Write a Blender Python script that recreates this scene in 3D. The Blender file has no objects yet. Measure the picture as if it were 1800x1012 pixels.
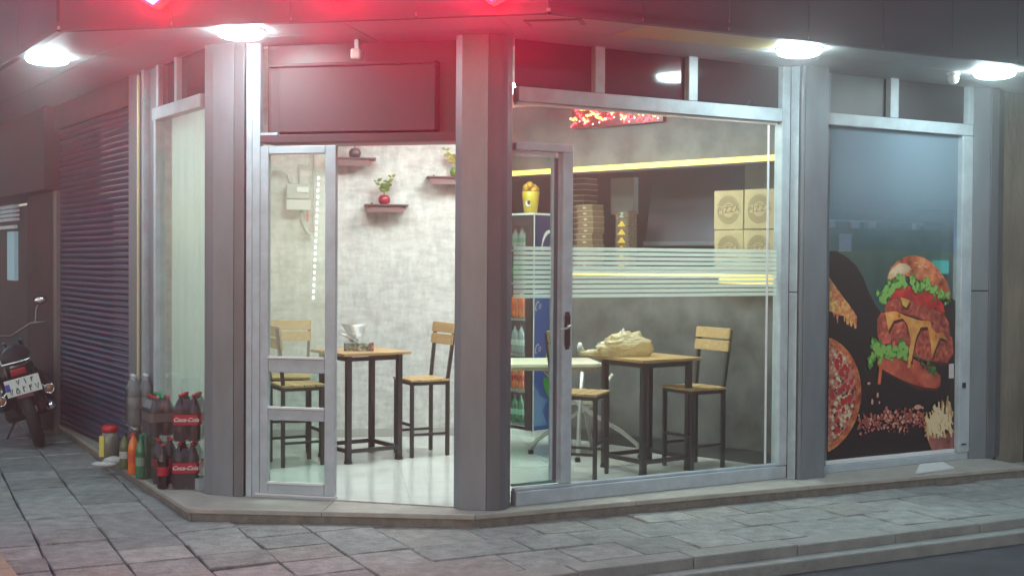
import bpy, bmesh, math, random
from mathutils import Vector, Matrix
random.seed(7)
S = bpy.context.scene
COL = S.collection
R_ = math.radians

# ------------------------------------------------------------------ camera, sky, exposure
CAM_H = 1.75
pitch = math.atan(47.5/2200); roll = 0.0067
cam = bpy.data.cameras.new('camera'); co = bpy.data.objects.new('camera', cam); COL.objects.link(co)
cam.sensor_width = 36; cam.lens = 44.0; cam.clip_end = 200; cam.clip_start = .05
Rv = Vector((1,0,0)); Fv = Vector((0,math.cos(pitch),-math.sin(pitch))); Uv = Vector((0,math.sin(pitch),math.cos(pitch)))
c_, s_ = math.cos(roll), math.sin(roll)
Rr = Rv*c_+Uv*s_; Ur = Uv*c_-Rv*s_
co.matrix_world = Matrix((( Rr.x,Ur.x,-Fv.x,0),(Rr.y,Ur.y,-Fv.y,0),(Rr.z,Ur.z,-Fv.z,CAM_H),(0,0,0,1)))
S.camera = co
W_ = bpy.data.worlds.new('World'); S.world = W_; W_.use_nodes = True
nt = W_.node_tree; bg = nt.nodes['Background']
sky = nt.nodes.new('ShaderNodeTexSky'); sky.sky_type = 'NISHITA'; sky.sun_disc = False
sky.sun_elevation = R_(25); sky.sun_rotation = R_(200)
nt.links.new(sky.outputs[0], bg.inputs[0]); bg.inputs[1].default_value = 0.036
S.view_settings.view_transform = 'Standard'; S.view_settings.look = 'None'
S.view_settings.gamma = 1; S.view_settings.exposure = 1.72; S.view_settings.use_curve_mapping = False
moon = bpy.data.lights.new('moon', 'SUN'); moon.energy = .02; moon.angle = R_(10); moon.color = (.8,.88,1)
mo = bpy.data.objects.new('moon', moon); COL.objects.link(mo); mo.rotation_euler = (R_(50), 0, R_(-20))
S.cycles.max_bounces = 8; S.cycles.transparent_max_bounces = 16; S.cycles.sample_clamp_indirect = 4
S.cycles.caustics_reflective = False; S.cycles.caustics_refractive = False
S.cycles.use_denoising = True

# ------------------------------------------------------------------ materials
MATS = {}
def mat(name, col, rough=.5, metal=0., nz=0., nscale=4., bump=0., bscale=30., col2=None, stretch=None, spec=None, coat=0, thr=(.35,.65), alpha=1):
    if name in MATS: return MATS[name]
    m = bpy.data.materials.new(name); m.use_nodes = True; n = m.node_tree; b = n.nodes['Principled BSDF']
    b.inputs['Base Color'].default_value = (*col, 1); b.inputs['Roughness'].default_value = rough; b.inputs['Metallic'].default_value = metal
    if spec is not None: b.inputs['Specular IOR Level'].default_value = spec
    if coat: b.inputs['Coat Weight'].default_value = coat
    if nz or bump or col2:
        tc = n.nodes.new('ShaderNodeTexCoord'); mp = n.nodes.new('ShaderNodeMapping')
        if stretch: mp.inputs['Scale'].default_value = stretch
        n.links.new(tc.outputs['Object'], mp.inputs[0])
    if nz or col2:
        t = n.nodes.new('ShaderNodeTexNoise'); t.inputs['Scale'].default_value = nscale; t.inputs['Detail'].default_value = 8; t.inputs['Roughness'].default_value = .65
        n.links.new(mp.outputs[0], t.inputs['Vector'])
        r = n.nodes.new('ShaderNodeValToRGB'); r.color_ramp.elements[0].position = thr[0]; r.color_ramp.elements[1].position = thr[1]
        c2 = col2 or tuple(min(1, c*(1+nz)) for c in col); c1 = col if col2 else tuple(c*(1-nz) for c in col)
        r.color_ramp.elements[0].color = (*c1, 1); r.color_ramp.elements[1].color = (*c2, 1)
        n.links.new(t.outputs['Fac'], r.inputs[0]); n.links.new(r.outputs[0], b.inputs['Base Color'])
        rr = n.nodes.new('ShaderNodeMapRange'); rr.inputs['To Min'].default_value = max(0, rough-.07); rr.inputs['To Max'].default_value = min(1, rough+.1)
        n.links.new(t.outputs['Fac'], rr.inputs[0]); n.links.new(rr.outputs[0], b.inputs['Roughness'])
    if bump:
        t2 = n.nodes.new('ShaderNodeTexNoise'); t2.inputs['Scale'].default_value = bscale; t2.inputs['Detail'].default_value = 6
        n.links.new(mp.outputs[0], t2.inputs['Vector'])
        bu = n.nodes.new('ShaderNodeBump'); bu.inputs['Strength'].default_value = bump; bu.inputs['Distance'].default_value = .02
        n.links.new(t2.outputs['Fac'], bu.inputs['Height']); n.links.new(bu.outputs[0], b.inputs['Normal'])
    MATS[name] = m; return m
def emit(name, col, st):
    if name in MATS: return MATS[name]
    m = bpy.data.materials.new(name); m.use_nodes = True; n = m.node_tree; b = n.nodes['Principled BSDF']
    b.inputs['Base Color'].default_value = (*[min(.8, c) for c in col], 1)
    b.inputs['Emission Color'].default_value = (*col, 1); b.inputs['Emission Strength'].default_value = st
    MATS[name] = m; return m
def glass(name, tint=(.9,.97,.94), refl=1., rough=.02, milk=0., milkcol=(.6,.7,.7), ior=1.5):
    """thin pane: see-through with fresnel reflection, optional milky film"""
    if name in MATS: return MATS[name]
    m = bpy.data.materials.new(name); m.use_nodes = True; n = m.node_tree; n.nodes.remove(n.nodes['Principled BSDF'])
    o = n.nodes['Material Output']; tr = n.nodes.new('ShaderNodeBsdfTransparent'); tr.inputs[0].default_value = (*tint, 1)
    gl = n.nodes.new('ShaderNodeBsdfGlossy'); gl.inputs['Roughness'].default_value = rough; gl.inputs[0].default_value = (1,1,1,1)
    fr = n.nodes.new('ShaderNodeFresnel'); ge = n.nodes.new('ShaderNodeNewGeometry'); mr_ = n.nodes.new('ShaderNodeMapRange')
    mr_.inputs['To Min'].default_value = ior; mr_.inputs['To Max'].default_value = 1/ior
    n.links.new(ge.outputs['Backfacing'], mr_.inputs[0]); n.links.new(mr_.outputs[0], fr.inputs[0])
    mx = n.nodes.new('ShaderNodeMixShader'); n.links.new(fr.outputs[0], mx.inputs[0])
    last = tr
    if milk:
        d = n.nodes.new('ShaderNodeBsdfDiffuse'); d.inputs[0].default_value = (*milkcol, 1)
        tl = n.nodes.new('ShaderNodeBsdfTranslucent'); tl.inputs[0].default_value = (*milkcol, 1)
        a = n.nodes.new('ShaderNodeMixShader'); a.inputs[0].default_value = .6; n.links.new(d.outputs[0], a.inputs[1]); n.links.new(tl.outputs[0], a.inputs[2])
        b2 = n.nodes.new('ShaderNodeMixShader'); b2.inputs[0].default_value = milk; n.links.new(tr.outputs[0], b2.inputs[1]); n.links.new(a.outputs[0], b2.inputs[2]); last = b2
    n.links.new(last.outputs[0], mx.inputs[1]); n.links.new(gl.outputs[0], mx.inputs[2]); n.links.new(mx.outputs[0], o.inputs[0])
    MATS[name] = m; return m

def wallpaper(name, a, b, joint, sx, sz):
    """brushed plaster wallpaper: vertical and horizontal dabs in two tones"""
    m = bpy.data.materials.new(name); m.use_nodes = True; n = m.node_tree; p = n.nodes['Principled BSDF']; p.inputs['Roughness'].default_value = .6
    tc = n.nodes.new('ShaderNodeTexCoord'); fac = None
    for (s, scl, off) in (((sx, sx, .35*sx), 1, 0), ((.3*sz, .3*sz, sz), 1, 5)):
        mp = n.nodes.new('ShaderNodeMapping'); mp.inputs['Scale'].default_value = s; mp.inputs['Location'].default_value = (off, off, off); n.links.new(tc.outputs['Object'], mp.inputs[0])
        t = n.nodes.new('ShaderNodeTexNoise'); t.inputs['Scale'].default_value = 1; t.inputs['Detail'].default_value = 9; t.inputs['Roughness'].default_value = .7; n.links.new(mp.outputs[0], t.inputs['Vector'])
        if fac is None: fac = t.outputs['Fac']
        else:
            mm = n.nodes.new('ShaderNodeMath'); mm.operation = 'ADD'; n.links.new(fac, mm.inputs[0]); n.links.new(t.outputs['Fac'], mm.inputs[1])
            m2 = n.nodes.new('ShaderNodeMath'); m2.operation = 'MULTIPLY'; m2.inputs[1].default_value = .5; n.links.new(mm.outputs[0], m2.inputs[0]); fac = m2.outputs[0]
    r = n.nodes.new('ShaderNodeValToRGB'); r.color_ramp.elements[0].position = .4; r.color_ramp.elements[1].position = .6
    r.color_ramp.elements[0].color = (*a, 1); r.color_ramp.elements[1].color = (*b, 1)
    n.links.new(fac, r.inputs[0]); n.links.new(r.outputs[0], p.inputs['Base Color'])
    bu = n.nodes.new('ShaderNodeBump'); bu.inputs['Strength'].default_value = .25; bu.inputs['Distance'].default_value = .01; n.links.new(fac, bu.inputs['Height']); n.links.new(bu.outputs[0], p.inputs['Normal'])
    MATS[name] = m; return m

M_frame = mat('painted_frame', (.40,.46,.50), .35, nz=.14, nscale=7, bump=.08, bscale=30)
M_frame_dk = mat('frame_shadow_gap', (.05,.055,.06), .6)
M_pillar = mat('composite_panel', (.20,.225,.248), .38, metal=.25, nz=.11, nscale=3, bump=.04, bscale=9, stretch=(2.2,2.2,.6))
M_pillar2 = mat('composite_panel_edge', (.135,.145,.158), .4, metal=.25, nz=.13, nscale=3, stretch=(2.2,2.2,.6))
M_soffit = mat('soffit_panel', (.33,.34,.34), .5, nz=.06, nscale=2)
M_soffit_y = mat('yellowed_soffit_panel', (.50,.40,.18), .5, nz=.05, nscale=2)  # warm reflected light put into the panel colour
M_fascia = mat('fascia_panel', (.032,.030,.036), .45, nz=.12, nscale=1.5)
M_transom = mat('dark_glass', (.02,.016,.018), .06, nz=.1)
M_box = mat('brown_sheet_metal', (.050,.038,.042), .62, nz=.1, nscale=3)
M_box2 = mat('brown_sheet_metal_dark', (.045,.03,.034), .4, nz=.1, nscale=3)
M_white = mat('white_plastic', (.75,.76,.75), .35)
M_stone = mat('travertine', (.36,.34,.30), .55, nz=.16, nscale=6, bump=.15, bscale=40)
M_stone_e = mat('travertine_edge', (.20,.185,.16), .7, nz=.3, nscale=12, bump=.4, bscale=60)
M_floor = mat('polished_tile', (.66,.68,.65), .10, nz=.05, nscale=3)
M_grout = mat('grout', (.35,.35,.33), .7)
M_paver = [mat('paver_%s' % k, c, .78, nz=.30, nscale=9, bump=.8, bscale=38) for k, c in (('grey',(.27,.28,.268)),('light',(.315,.32,.305)),('dark',(.23,.238,.228)),('warm',(.285,.28,.26)))]
M_joint = mat('joint_sand', (.055,.054,.05), .95, nz=.3, nscale=30)
M_kerb = mat('kerb_stone', (.27,.275,.255), .8, nz=.16, nscale=6, bump=.5, bscale=40)
M_kerb_tan = mat('tan_kerb_stone', (.38,.31,.22), .8, nz=.12, nscale=6, bump=.4, bscale=40)
M_asphalt = mat('asphalt', (.075,.078,.085), .8, nz=.25, nscale=5, bump=.6, bscale=180)
M_shut = mat('shutter_metal', (.075,.085,.15), .38, metal=.5, nz=.18, nscale=2.5)
M_wallb = mat('old_brown_wall', (.055,.045,.042), .8, nz=.3, nscale=3, bump=.3, bscale=20)
M_conc = mat('stained_concrete', (.20,.18,.14), .85, nz=.35, nscale=2.5, bump=.4, bscale=25, stretch=(1,1,.35))
M_dark = mat('dark_cladding', (.03,.028,.032), .5)
M_paper = wallpaper('white_brushed_wallpaper', (.43,.435,.42), (.68,.685,.66), None, 16, 22)
M_grey = mat('grey_cement_wallpaper', (.070,.072,.070), .6, col2=(.175,.178,.172), nscale=3.2, thr=(.36,.66), bump=.25, bscale=9)
M_base = mat('dark_baseboard', (.06,.06,.06), .4)
M_kit = mat('kitchen_wall', (.045,.030,.036), .6, nz=.15, nscale=2)
M_ceil = mat('ceiling_white', (.6,.6,.58), .7)
M_wood = mat('pine_slat', (.50,.33,.15), .5, nz=.22, nscale=5, stretch=(1,8,8), bump=.1, bscale=12)
M_wood2 = mat('table_wood', (.46,.29,.13), .4, nz=.25, nscale=5, stretch=(1.2,9,9))
M_steel = mat('dark_steel_tube', (.045,.042,.04), .45, nz=.1)
M_rub = mat('black_rubber', (.02,.02,.02), .7)
M_ivory = mat('ivory_laminate', (.72,.66,.50), .4, nz=.03)
M_silver = mat('silver_tube', (.50,.50,.47), .35, metal=.5)
M_glass = glass('clear_glass', (.93,.97,.95), ior=1.45)
M_door_glass = glass('green_glass', (.86,.95,.91), ior=1.45)
M_frost = glass('frosted_stripe', (.95,1,.98), milk=.66, milkcol=(.80,.88,.84))
M_reflect_tint = glass('blue_frost_film', (.8,.9,1), milk=.82, milkcol=(.36,.46,.53))  # blue tint imitates reflection and the lit room behind the glass
_n = M_reflect_tint.node_tree; _mx = [x for x in _n.nodes if x.type == 'MIX_SHADER' and abs(x.inputs[0].default_value-.82) < .001][0]
_tc = _n.nodes.new('ShaderNodeTexCoord'); _sx = _n.nodes.new('ShaderNodeSeparateXYZ'); _n.links.new(_tc.outputs['Object'], _sx.inputs[0])
_mr = _n.nodes.new('ShaderNodeMapRange'); _mr.interpolation_type = 'SMOOTHSTEP'; _n.links.new(_sx.outputs['Z'], _mr.inputs[0])
_mr.inputs['From Min'].default_value = 1.78; _mr.inputs['From Max'].default_value = 2.45; _mr.inputs['To Max'].default_value = .85; _n.links.new(_mr.outputs[0], _mx.inputs[0])  # imitated reflection fades out downwards
M_lamp = emit('led_panel_cool', (.74,.97,1), 33)
M_red = emit('red_neon', (1,.002,.0012), 14)
M_redhot = emit('red_neon_core', (1,.014,.09), 68)
M_cove = emit('warm_strip', (1,.62,.14), .62)
M_chrome = mat('chrome', (.8,.8,.8), .12, metal=1)

# ------------------------------------------------------------------ geometry helpers
class MB:
    def __init__(s): s.v = []; s.f = []
    def add(s, vs, fs):
        o = len(s.v); s.v += [tuple(v) for v in vs]; s.f += [tuple(i+o for i in f) for f in fs]; return s
    def box(s, x0, x1, y0, y1, z0, z1, fr=None):
        P = [(x0,y0,z0),(x1,y0,z0),(x1,y1,z0),(x0,y1,z0),(x0,y0,z1),(x1,y0,z1),(x1,y1,z1),(x0,y1,z1)]
        if fr: P = [fr.pt(*p) for p in P]
        return s.add(P, [(0,3,2,1),(4,5,6,7),(0,1,5,4),(1,2,6,5),(2,3,7,6),(3,0,4,7)])
    def prism(s, poly, z0, z1):
        n = len(poly); P = [(x,y,z0) for x,y in poly]+[(x,y,z1) for x,y in poly]
        return s.add(P, [tuple(range(n-1,-1,-1)), tuple(range(n,2*n))]+[(i,(i+1)%n,n+(i+1)%n,n+i) for i in range(n)])
    def tube(s, pts, r, n=8, rs=None, closed=False):
        pts = [Vector(p) for p in pts]; m = len(pts); vs = []; prev = None
        for i, p in enumerate(pts):
            if closed: t = (pts[(i+1)%m]-pts[i-1]).normalized()
            else: t = ((pts[min(i+1,m-1)]-pts[max(i-1,0)])).normalized()
            a = prev if prev is not None else (Vector((0,0,1)) if abs(t.z) < .9 else Vector((1,0,0)))
            a = (a-t*a.dot(t)).normalized(); b = t.cross(a); prev = a; rr = rs[i] if rs else r
            vs += [p+(a*math.cos(2*math.pi*k/n)+b*math.sin(2*math.pi*k/n))*rr for k in range(n)]
        fs = []
        for i in range(m if closed else m-1):
            j = (i+1) % m
            fs += [(i*n+k, i*n+(k+1)%n, j*n+(k+1)%n, j*n+k) for k in range(n)]
        if not closed: fs += [tuple(range(n-1,-1,-1)), tuple(range((m-1)*n, m*n))]
        return s.add(vs, fs)
    def bar(s, a, b, w, h=None):
        """square bar from a to b"""
        a = Vector(a); b = Vector(b); t = (b-a).normalized(); h = h or w
        up = Vector((0,0,1)) if abs(t.z) < .9 else Vector((1,0,0)); x = t.cross(up).normalized(); y = x.cross(t)
        P = [p+x*w/2*i+y*h/2*j for p in (a,b) for i,j in ((-1,-1),(1,-1),(1,1),(-1,1))]
        return s.add(P, [(0,1,2,3),(7,6,5,4),(0,4,5,1),(1,5,6,2),(2,6,7,3),(3,7,4,0)])
    def lathe(s, prof, n=16, c=(0,0,0)):
        vs = [(c[0]+r*math.cos(2*math.pi*k/n), c[1]+r*math.sin(2*math.pi*k/n), c[2]+z) for r,z in prof for k in range(n)]
        fs = [(i*n+k, i*n+(k+1)%n, (i+1)*n+(k+1)%n, (i+1)*n+k) for i in range(len(prof)-1) for k in range(n)]
        fs += [tuple(range(n-1,-1,-1)), tuple(range((len(prof)-1)*n, len(prof)*n))]
        return s.add(vs, fs)
    def ball(s, c, r, n=10, m=6, sc=(1,1,1)):
        vs = []; 
        for i in range(m+1):
            a = math.pi*i/m
            vs += [(c[0]+sc[0]*r*math.sin(a)*math.cos(2*math.pi*k/n), c[1]+sc[1]*r*math.sin(a)*math.sin(2*math.pi*k/n), c[2]-sc[2]*r*math.cos(a)) for k in range(n)]
        return s.add(vs, [(i*n+k, i*n+(k+1)%n, (i+1)*n+(k+1)%n, (i+1)*n+k) for i in range(m) for k in range(n)])

WL = {}
def base(o):
    return WL.get(o.name, Vector((0,0,0))) if o else Vector((0,0,0))
def obj(name, mb, material, parent=None, local=False, bevel=0, smooth=False, loc=None):
    """loc: world origin for a top-level mesh; children carry coordinates relative to the thing's base"""
    me = bpy.data.meshes.new(name); org = Vector((0,0,0))
    if parent is not None and not local: org = base(parent)
    if loc is not None: org = Vector(loc)
    me.from_pydata([tuple(Vector(v)-org) for v in mb.v], [], mb.f)
    me.validate(); me.materials.append(material)
    bm = bmesh.new(); bm.from_mesh(me); bmesh.ops.recalc_face_normals(bm, faces=bm.faces); bm.to_mesh(me); bm.free()
    if smooth:
        for p in me.polygons: p.use_smooth = True
    o = bpy.data.objects.new(name, me); COL.objects.link(o)
    if parent is not None: o.parent = parent; WL[o.name] = org
    if loc is not None: o.location = loc; WL[o.name] = Vector(loc)
    if bevel:
        b = o.modifiers.new('bevel', 'BEVEL'); b.width = bevel; b.segments = 2; b.limit_method = 'ANGLE'
    return o
def tag(o, label=None, cat=None, group=None, kind=None):
    if label: o['label'] = label
    if cat: o['category'] = cat
    if group: o['group'] = group
    if kind: o['kind'] = kind
    return o
def thing(name, label, cat, loc=(0,0,0), rot=(0,0,0), group=None):
    o = bpy.data.objects.new(name, None); COL.objects.link(o); o.location = loc; o.rotation_euler = rot; o.empty_display_size = .1
    WL[o.name] = Vector(loc); return tag(o, label, cat, group)
KIDS = {}
def children(o): return [c for c in bpy.data.objects if c.parent == o]
def copy_tree(o, parent=None, loc=None, rot=None, label=None):
    c = o.copy(); COL.objects.link(c); c.parent = parent
    if loc is not None: c.location = loc
    if rot is not None: c.rotation_euler = rot
    if label: c['label'] = label
    for ch in children(o): copy_tree(ch, c)
    return c
class Fr:
    """facade frame: u along, n out towards the street, z up"""
    def __init__(s, p, deg):
        s.p = Vector((p[0],p[1])); a = R_(deg); s.deg = deg; s.d = Vector((math.cos(a),math.sin(a))); s.n = Vector((s.d.y,-s.d.x))
    def pt(s, u, n, z): q = s.p+s.d*u+s.n*n; return Vector((q.x,q.y,z))
FR = Fr((0.014,8.491), 29.5)      # right-hand shop front
FD = Fr((-1.812,8.735), -12.5)    # corner door front
FL = Fr((-2.2,8.95), 123.0)       # left side front; out is the other way round
FL.n = -FL.n
FW = Fr((1.854,10.374), 136.0)    # grey inner wall, room side is -n
FWW = Fr((-1.633,11.62), 9.0)     # white inner wall, room side +n
def fb(fr, *boxes):
    mb = MB()
    for b in boxes: mb.box(*b, fr=fr)
    return mb
def stencil(fr, poly, n0, n1):
    """thin sheet with an outline given as (u, z) on a facade frame"""
    k = len(poly); mb = MB()
    P = [fr.pt(u,n0,z) for u,z in poly]+[fr.pt(u,n1,z) for u,z in poly]
    return mb.add(P, [tuple(range(k-1,-1,-1)), tuple(range(k,2*k))]+[(i,(i+1)%k,k+(i+1)%k,k+i) for i in range(k)])
def text_mesh(name, body, size, matrix, material, parent, extrude=.001, shear=0, offset=0, spacing=1):
    cu = bpy.data.curves.new(name, 'FONT'); cu.body = body; cu.size = size; cu.extrude = extrude; cu.shear = shear; cu.offset = offset
    cu.align_x = 'CENTER'; cu.align_y = 'CENTER'; cu.space_character = spacing; cu.resolution_u = 4
    t = bpy.data.objects.new(name, cu); COL.objects.link(t)
    dg = bpy.context.evaluated_depsgraph_get(); me = bpy.data.meshes.new_from_object(t.evaluated_get(dg))
    bpy.data.objects.remove(t); bpy.data.curves.remove(cu)
    me.transform(matrix); me.materials.clear(); me.materials.append(material)
    o = bpy.data.objects.new(name, me); COL.objects.link(o); o.parent = parent; return o
def clip(poly, a, b):
    """keep the part of poly left of line a->b"""
    out = []; n = len(poly)
    def sd(p): return (b[0]-a[0])*(p[1]-a[1])-(b[1]-a[1])*(p[0]-a[0])
    for i in range(n):
        p, q = poly[i], poly[(i+1)%n]; sp, sq = sd(p), sd(q)
        if sp >= 0: out.append(p)
        if (sp >= 0) != (sq >= 0):
            t = sp/(sp-sq); out.append((p[0]+(q[0]-p[0])*t, p[1]+(q[1]-p[1])*t))
    return out
def clip_convex(poly, hull):
    for i in range(len(hull)):
        poly = clip(poly, hull[i], hull[(i+1)%len(hull)])
        if len(poly) < 3: return []
    return poly
def area(p): return abs(sum(p[i][0]*p[(i+1)%len(p)][1]-p[(i+1)%len(p)][0]*p[i][1] for i in range(len(p))))/2
def extrude_poly(poly, z0, z1): return MB().prism(poly, z0, z1)

# ------------------------------------------------------------------ ground, road, pavement
g = obj('ground', MB().box(-12,13,-3,24,-.9,-.30), M_asphalt); tag(g, kind='structure')
KA = Vector((0.17,6.93)); KD = Vector((math.cos(R_(26.4)), math.sin(R_(26.4)))); KN = Vector((-KD.y, KD.x))
def kp(u, w): q = KA+KD*u+KN*w; return (q.x, q.y)
rd = obj('road', MB().prism([kp(-14,-9), kp(13,-9), kp(13,-.11), kp(-14,-.11)], -.29, -.14), M_asphalt); tag(rd, kind='structure')
led = obj('gutter', MB().prism([kp(-12,-.11), kp(12,-.11), kp(12,.02), kp(-12,.02)], -.28, -.062), M_kerb, bevel=.012); tag(led, kind='structure')
pv = obj('pavement', MB().prism([kp(-12,.02), kp(12,.02), kp(12,12), kp(-12,12)], -.25, -.028), M_joint); tag(pv, kind='structure')
u = -9.0; KW = .17
while u < 10:
    l = .78+random.uniform(-.03,.03)
    if u > -1.9:
        d = random.uniform(-.003,.003)
        o = obj('kerbstone', MB().prism([kp(u+.004,-.0), kp(u+l-.004,random.uniform(-.004,.004)), kp(u+l-.004,KW), kp(u+.004,KW)], -.26, .002+d), M_kerb, pv, bevel=.010)
    u += l
# pavers, .40 m; the nearest are single objects
TX0, TX1 = -12, 12
near = []; far = MB()
step_hull = [(-4.3,12.92),(-2.12,8.36),(-.23,8.20),(4.35,10.38),(4.6,13.0)]
def inside_all(poly, hull): return abs(area(clip_convex(poly, hull))-area(poly)) < 1e-5
hull_ccw = step_hull
rows = []
P = .405 
RW = [.40,.36,.33,.33,.36]+[.405]*20
for j in range(0, 23):
    for i in range(-26, 24):
        off = (.5 if (j % 2 and i > -1) else 0)*P
        Pj = RW[j]; sh_ = ((j*37)%5)*.03; off = off+(0 if i < 0 else sh_); u0 = i*P+off; w0 = KW+.006+sum(RW[:j]); gp = .004
        if i == -1: u1 = u0+P+(.5*P if j % 2 else 0)+sh_
        else: u1 = u0+P
        poly = [kp(u0+gp,w0+gp), kp(u1-gp,w0+gp), kp(u1-gp,w0+Pj-gp), kp(u0+gp,w0+Pj-gp)]
        cx = sum(p[0] for p in poly)/4; cy = sum(p[1] for p in poly)/4
        if cy < 5 or abs(cx)/cy > .46 or cy > 17: continue
        if inside_all(poly, hull_ccw): continue
        if cx > 4.6 and cy > 10.9: continue
        near.append((math.hypot(cx,cy), poly))
near.sort(key=lambda a: a[0])
def paver_mb(poly, dz):
    cx = sum(p[0] for p in poly)/4; cy = sum(p[1] for p in poly)/4; a = random.gauss(0,.009); tx = random.gauss(0,.009); ty = random.gauss(0,.009)
    jit = [(random.uniform(-.007,.007), random.uniform(-.007,.007)) for _ in poly]
    q = []
    for (x,y),(a1,b1) in zip(poly,jit):
        dx, dy = x-cx, y-cy; q.append((cx+dx*math.cos(a)-dy*math.sin(a)+a1, cy+dx*math.sin(a)+dy*math.cos(a)+b1))
    r = []
    for z, k in ((-.05,1),(-.008+dz,1),(dz,.975)):
        r += [(cx+(x-cx)*k, cy+(y-cy)*k, z+(tx*(x-cx)+ty*(y-cy) if z > -.04 else 0)) for x,y in q]
    m = MB(); m.add(r, [(3,2,1,0),(8,9,10,11)]+[(l*4+i, l*4+(i+1)%4, l*4+4+(i+1)%4, l*4+4+i) for l in (0,1) for i in range(4)])
    return m
for k, (d, poly) in enumerate(near):
    dz = random.gauss(0,.0038)-.002
    if k < 300: obj('paver', paver_mb(poly, min(dz,.003)), random.choices(M_paver, (5,2,2,1.5))[0], pv)
    else: q = paver_mb(poly, min(dz,.003)); far.add(q.v, q.f)
o = obj('distant_pavers', far, M_paver[0], pv); tag(o, kind='stuff')
# tan kerb of a planting bed at the lower left
td = Vector((math.cos(R_(121)), math.sin(R_(121)))); tn = Vector((-td.y, td.x)); ta = Vector((-2.74,6.85))
def tp(u,w): q = ta+td*u+tn*w; return (q.x,q.y)
tk = thing('tan_kerb', 'tan stone kerb at the lower left corner of the pavement', 'kerb', (ta.x,ta.y,0))
for i in range(-3,3): obj('kerbstone', MB().prism([tp(i*.6+.004,0), tp(i*.6+.596,0), tp(i*.6+.596,.14), tp(i*.6+.004,.14)], -.1, .05), M_kerb_tan, tk, bevel=.01)

# step of stone slabs along the building
stp = thing('stone_step', 'low travertine step running round the corner under the shop front', 'step', (-.23,8.16,0))
def slab(p0, p1, w, z, nosing=True, trim0=0, trim1=0):
    a = Vector(p0); b = Vector(p1); d = (b-a).normalized(); n = Vector((-d.y, d.x))
    q = [a+d*.0015, b-d*.0015, b+n*w-d*(.0015+trim1), a+n*w+d*(.0015+trim0)]
    obj('step_slab', MB().prism([tuple(x) for x in q], z-.034, z), M_stone, stp, bevel=.006)
    r = [a+n*.022, b+n*.022, b+n*(w-.01)-d*trim1, a+n*(w-.01)+d*trim0]
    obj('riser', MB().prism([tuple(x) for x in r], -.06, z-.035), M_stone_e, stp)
PL0 = Vector((-2.15,8.30)); PC = Vector((-.23,8.15)); dR = Vector((math.cos(R_(25.4)),math.sin(R_(25.4)))); dL = Vector((math.cos(R_(119.6)),math.sin(R_(119.6))))
cuts = [0,1.22,2.72,4.0,4.98]
for a, b in zip(cuts, cuts[1:]): slab(PC+dR*a, PC+dR*b, .8, .09, trim0=.36 if a == 0 else 0)
dm = (PC-PL0); 
slab(PL0, PL0+dm*.47, .8, .09, trim0=.02); slab(PL0+dm*.47, PC, .8, .09, trim1=0)
lc = [5.9,4.4,3.2,2.1,1.0,0.0]
for a, b in zip(lc, lc[1:]):
    slab(PL0+dL*a, PL0+dL*b, .62, .088 - (0 if a < 3 else .0), trim1=.25 if b == 0 else 0)
o = obj('white_marble_offcut', MB().prism([tuple(FR.pt(3.42,.40,0).xy), tuple(FR.pt(3.9,.36,0).xy), tuple(FR.pt(4.05,.12,0).xy), tuple(FR.pt(3.80,.10,0).xy)], .0935, .105), M_white, loc=(*FR.pt(3.8,.3,0).xy,.0935))
tag(o, 'thin white marble piece lying on the step in front of the burger window', 'slab')

# ------------------------------------------------------------------ building shell
ZS = 3.25
sh = thing('shop_building', 'corner shop building shell with its soffit, dark fascia and inner walls', 'building', (0,10,0))
A0 = Vector((0.21,7.55)); sR = Vector((math.cos(R_(27)),math.sin(R_(27)))); sD = Vector((-math.cos(R_(-12.5)),-math.sin(R_(-12.5)))); A1 = A0+sD*3.29
sL = Vector((math.cos(R_(123)),math.sin(R_(123)))); A2 = A1+sL*7.0; A3 = A0+sR*7.0
# soffit panels: three bands, cut into panels with recessed joints
def soffit_band(p0, d, n, length, widths, us, odd=None):
    w = 0
    for bi, wd in enumerate(widths):
        for a, b in zip(us, us[1:]):
            q = [p0+d*(a+.003)+n*(w+.003), p0+d*(b-.003)+n*(w+.003), p0+d*(b-.003)+n*(w+wd-.003), p0+d*(a+.003)+n*(w+wd-.003)]
            q = [tuple(x) for x in q]
            yield bi, a, q
        w += wd
nR = Vector((-sR.y, sR.x)); nD = Vector((sD.y, -sD.x)); nL = Vector((-sL.y, sL.x))*-1
# regions (convex) for the three soffit wings, mitred at the two corners
inR = A0+ (nR+nD).normalized()*4; inL = A1+(nD+nL).normalized()*2.2
def ccw(p):
    s = sum(p[i][0]*p[(i+1)%len(p)][1]-p[(i+1)%len(p)][0]*p[i][1] for i in range(len(p))); return p if s > 0 else p[::-1]
regR = ccw([tuple(A0), tuple(A3), tuple(A3+nR*2.6), tuple(A0+nR*2.6+sR*.0), tuple(A0+(nR+nD).normalized()*1.9)])
regR = ccw([tuple(A0), tuple(A3), tuple(A3+nR*2.4), tuple(A0+(nR+nD)*(2.4/(1+nR.dot(nD))))])
regD = ccw([tuple(A0), tuple(A1), tuple(A1+(nD+nL)*(1.9/(1+nD.dot(nL)))), tuple(A0+(nR+nD)*(1.9/(1+nR.dot(nD))))])
regL = ccw([tuple(A1), tuple(A2), tuple(A2+nL*1.9), tuple(A1+(nD+nL)*(1.9/(1+nD.dot(nL))))])
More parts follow.
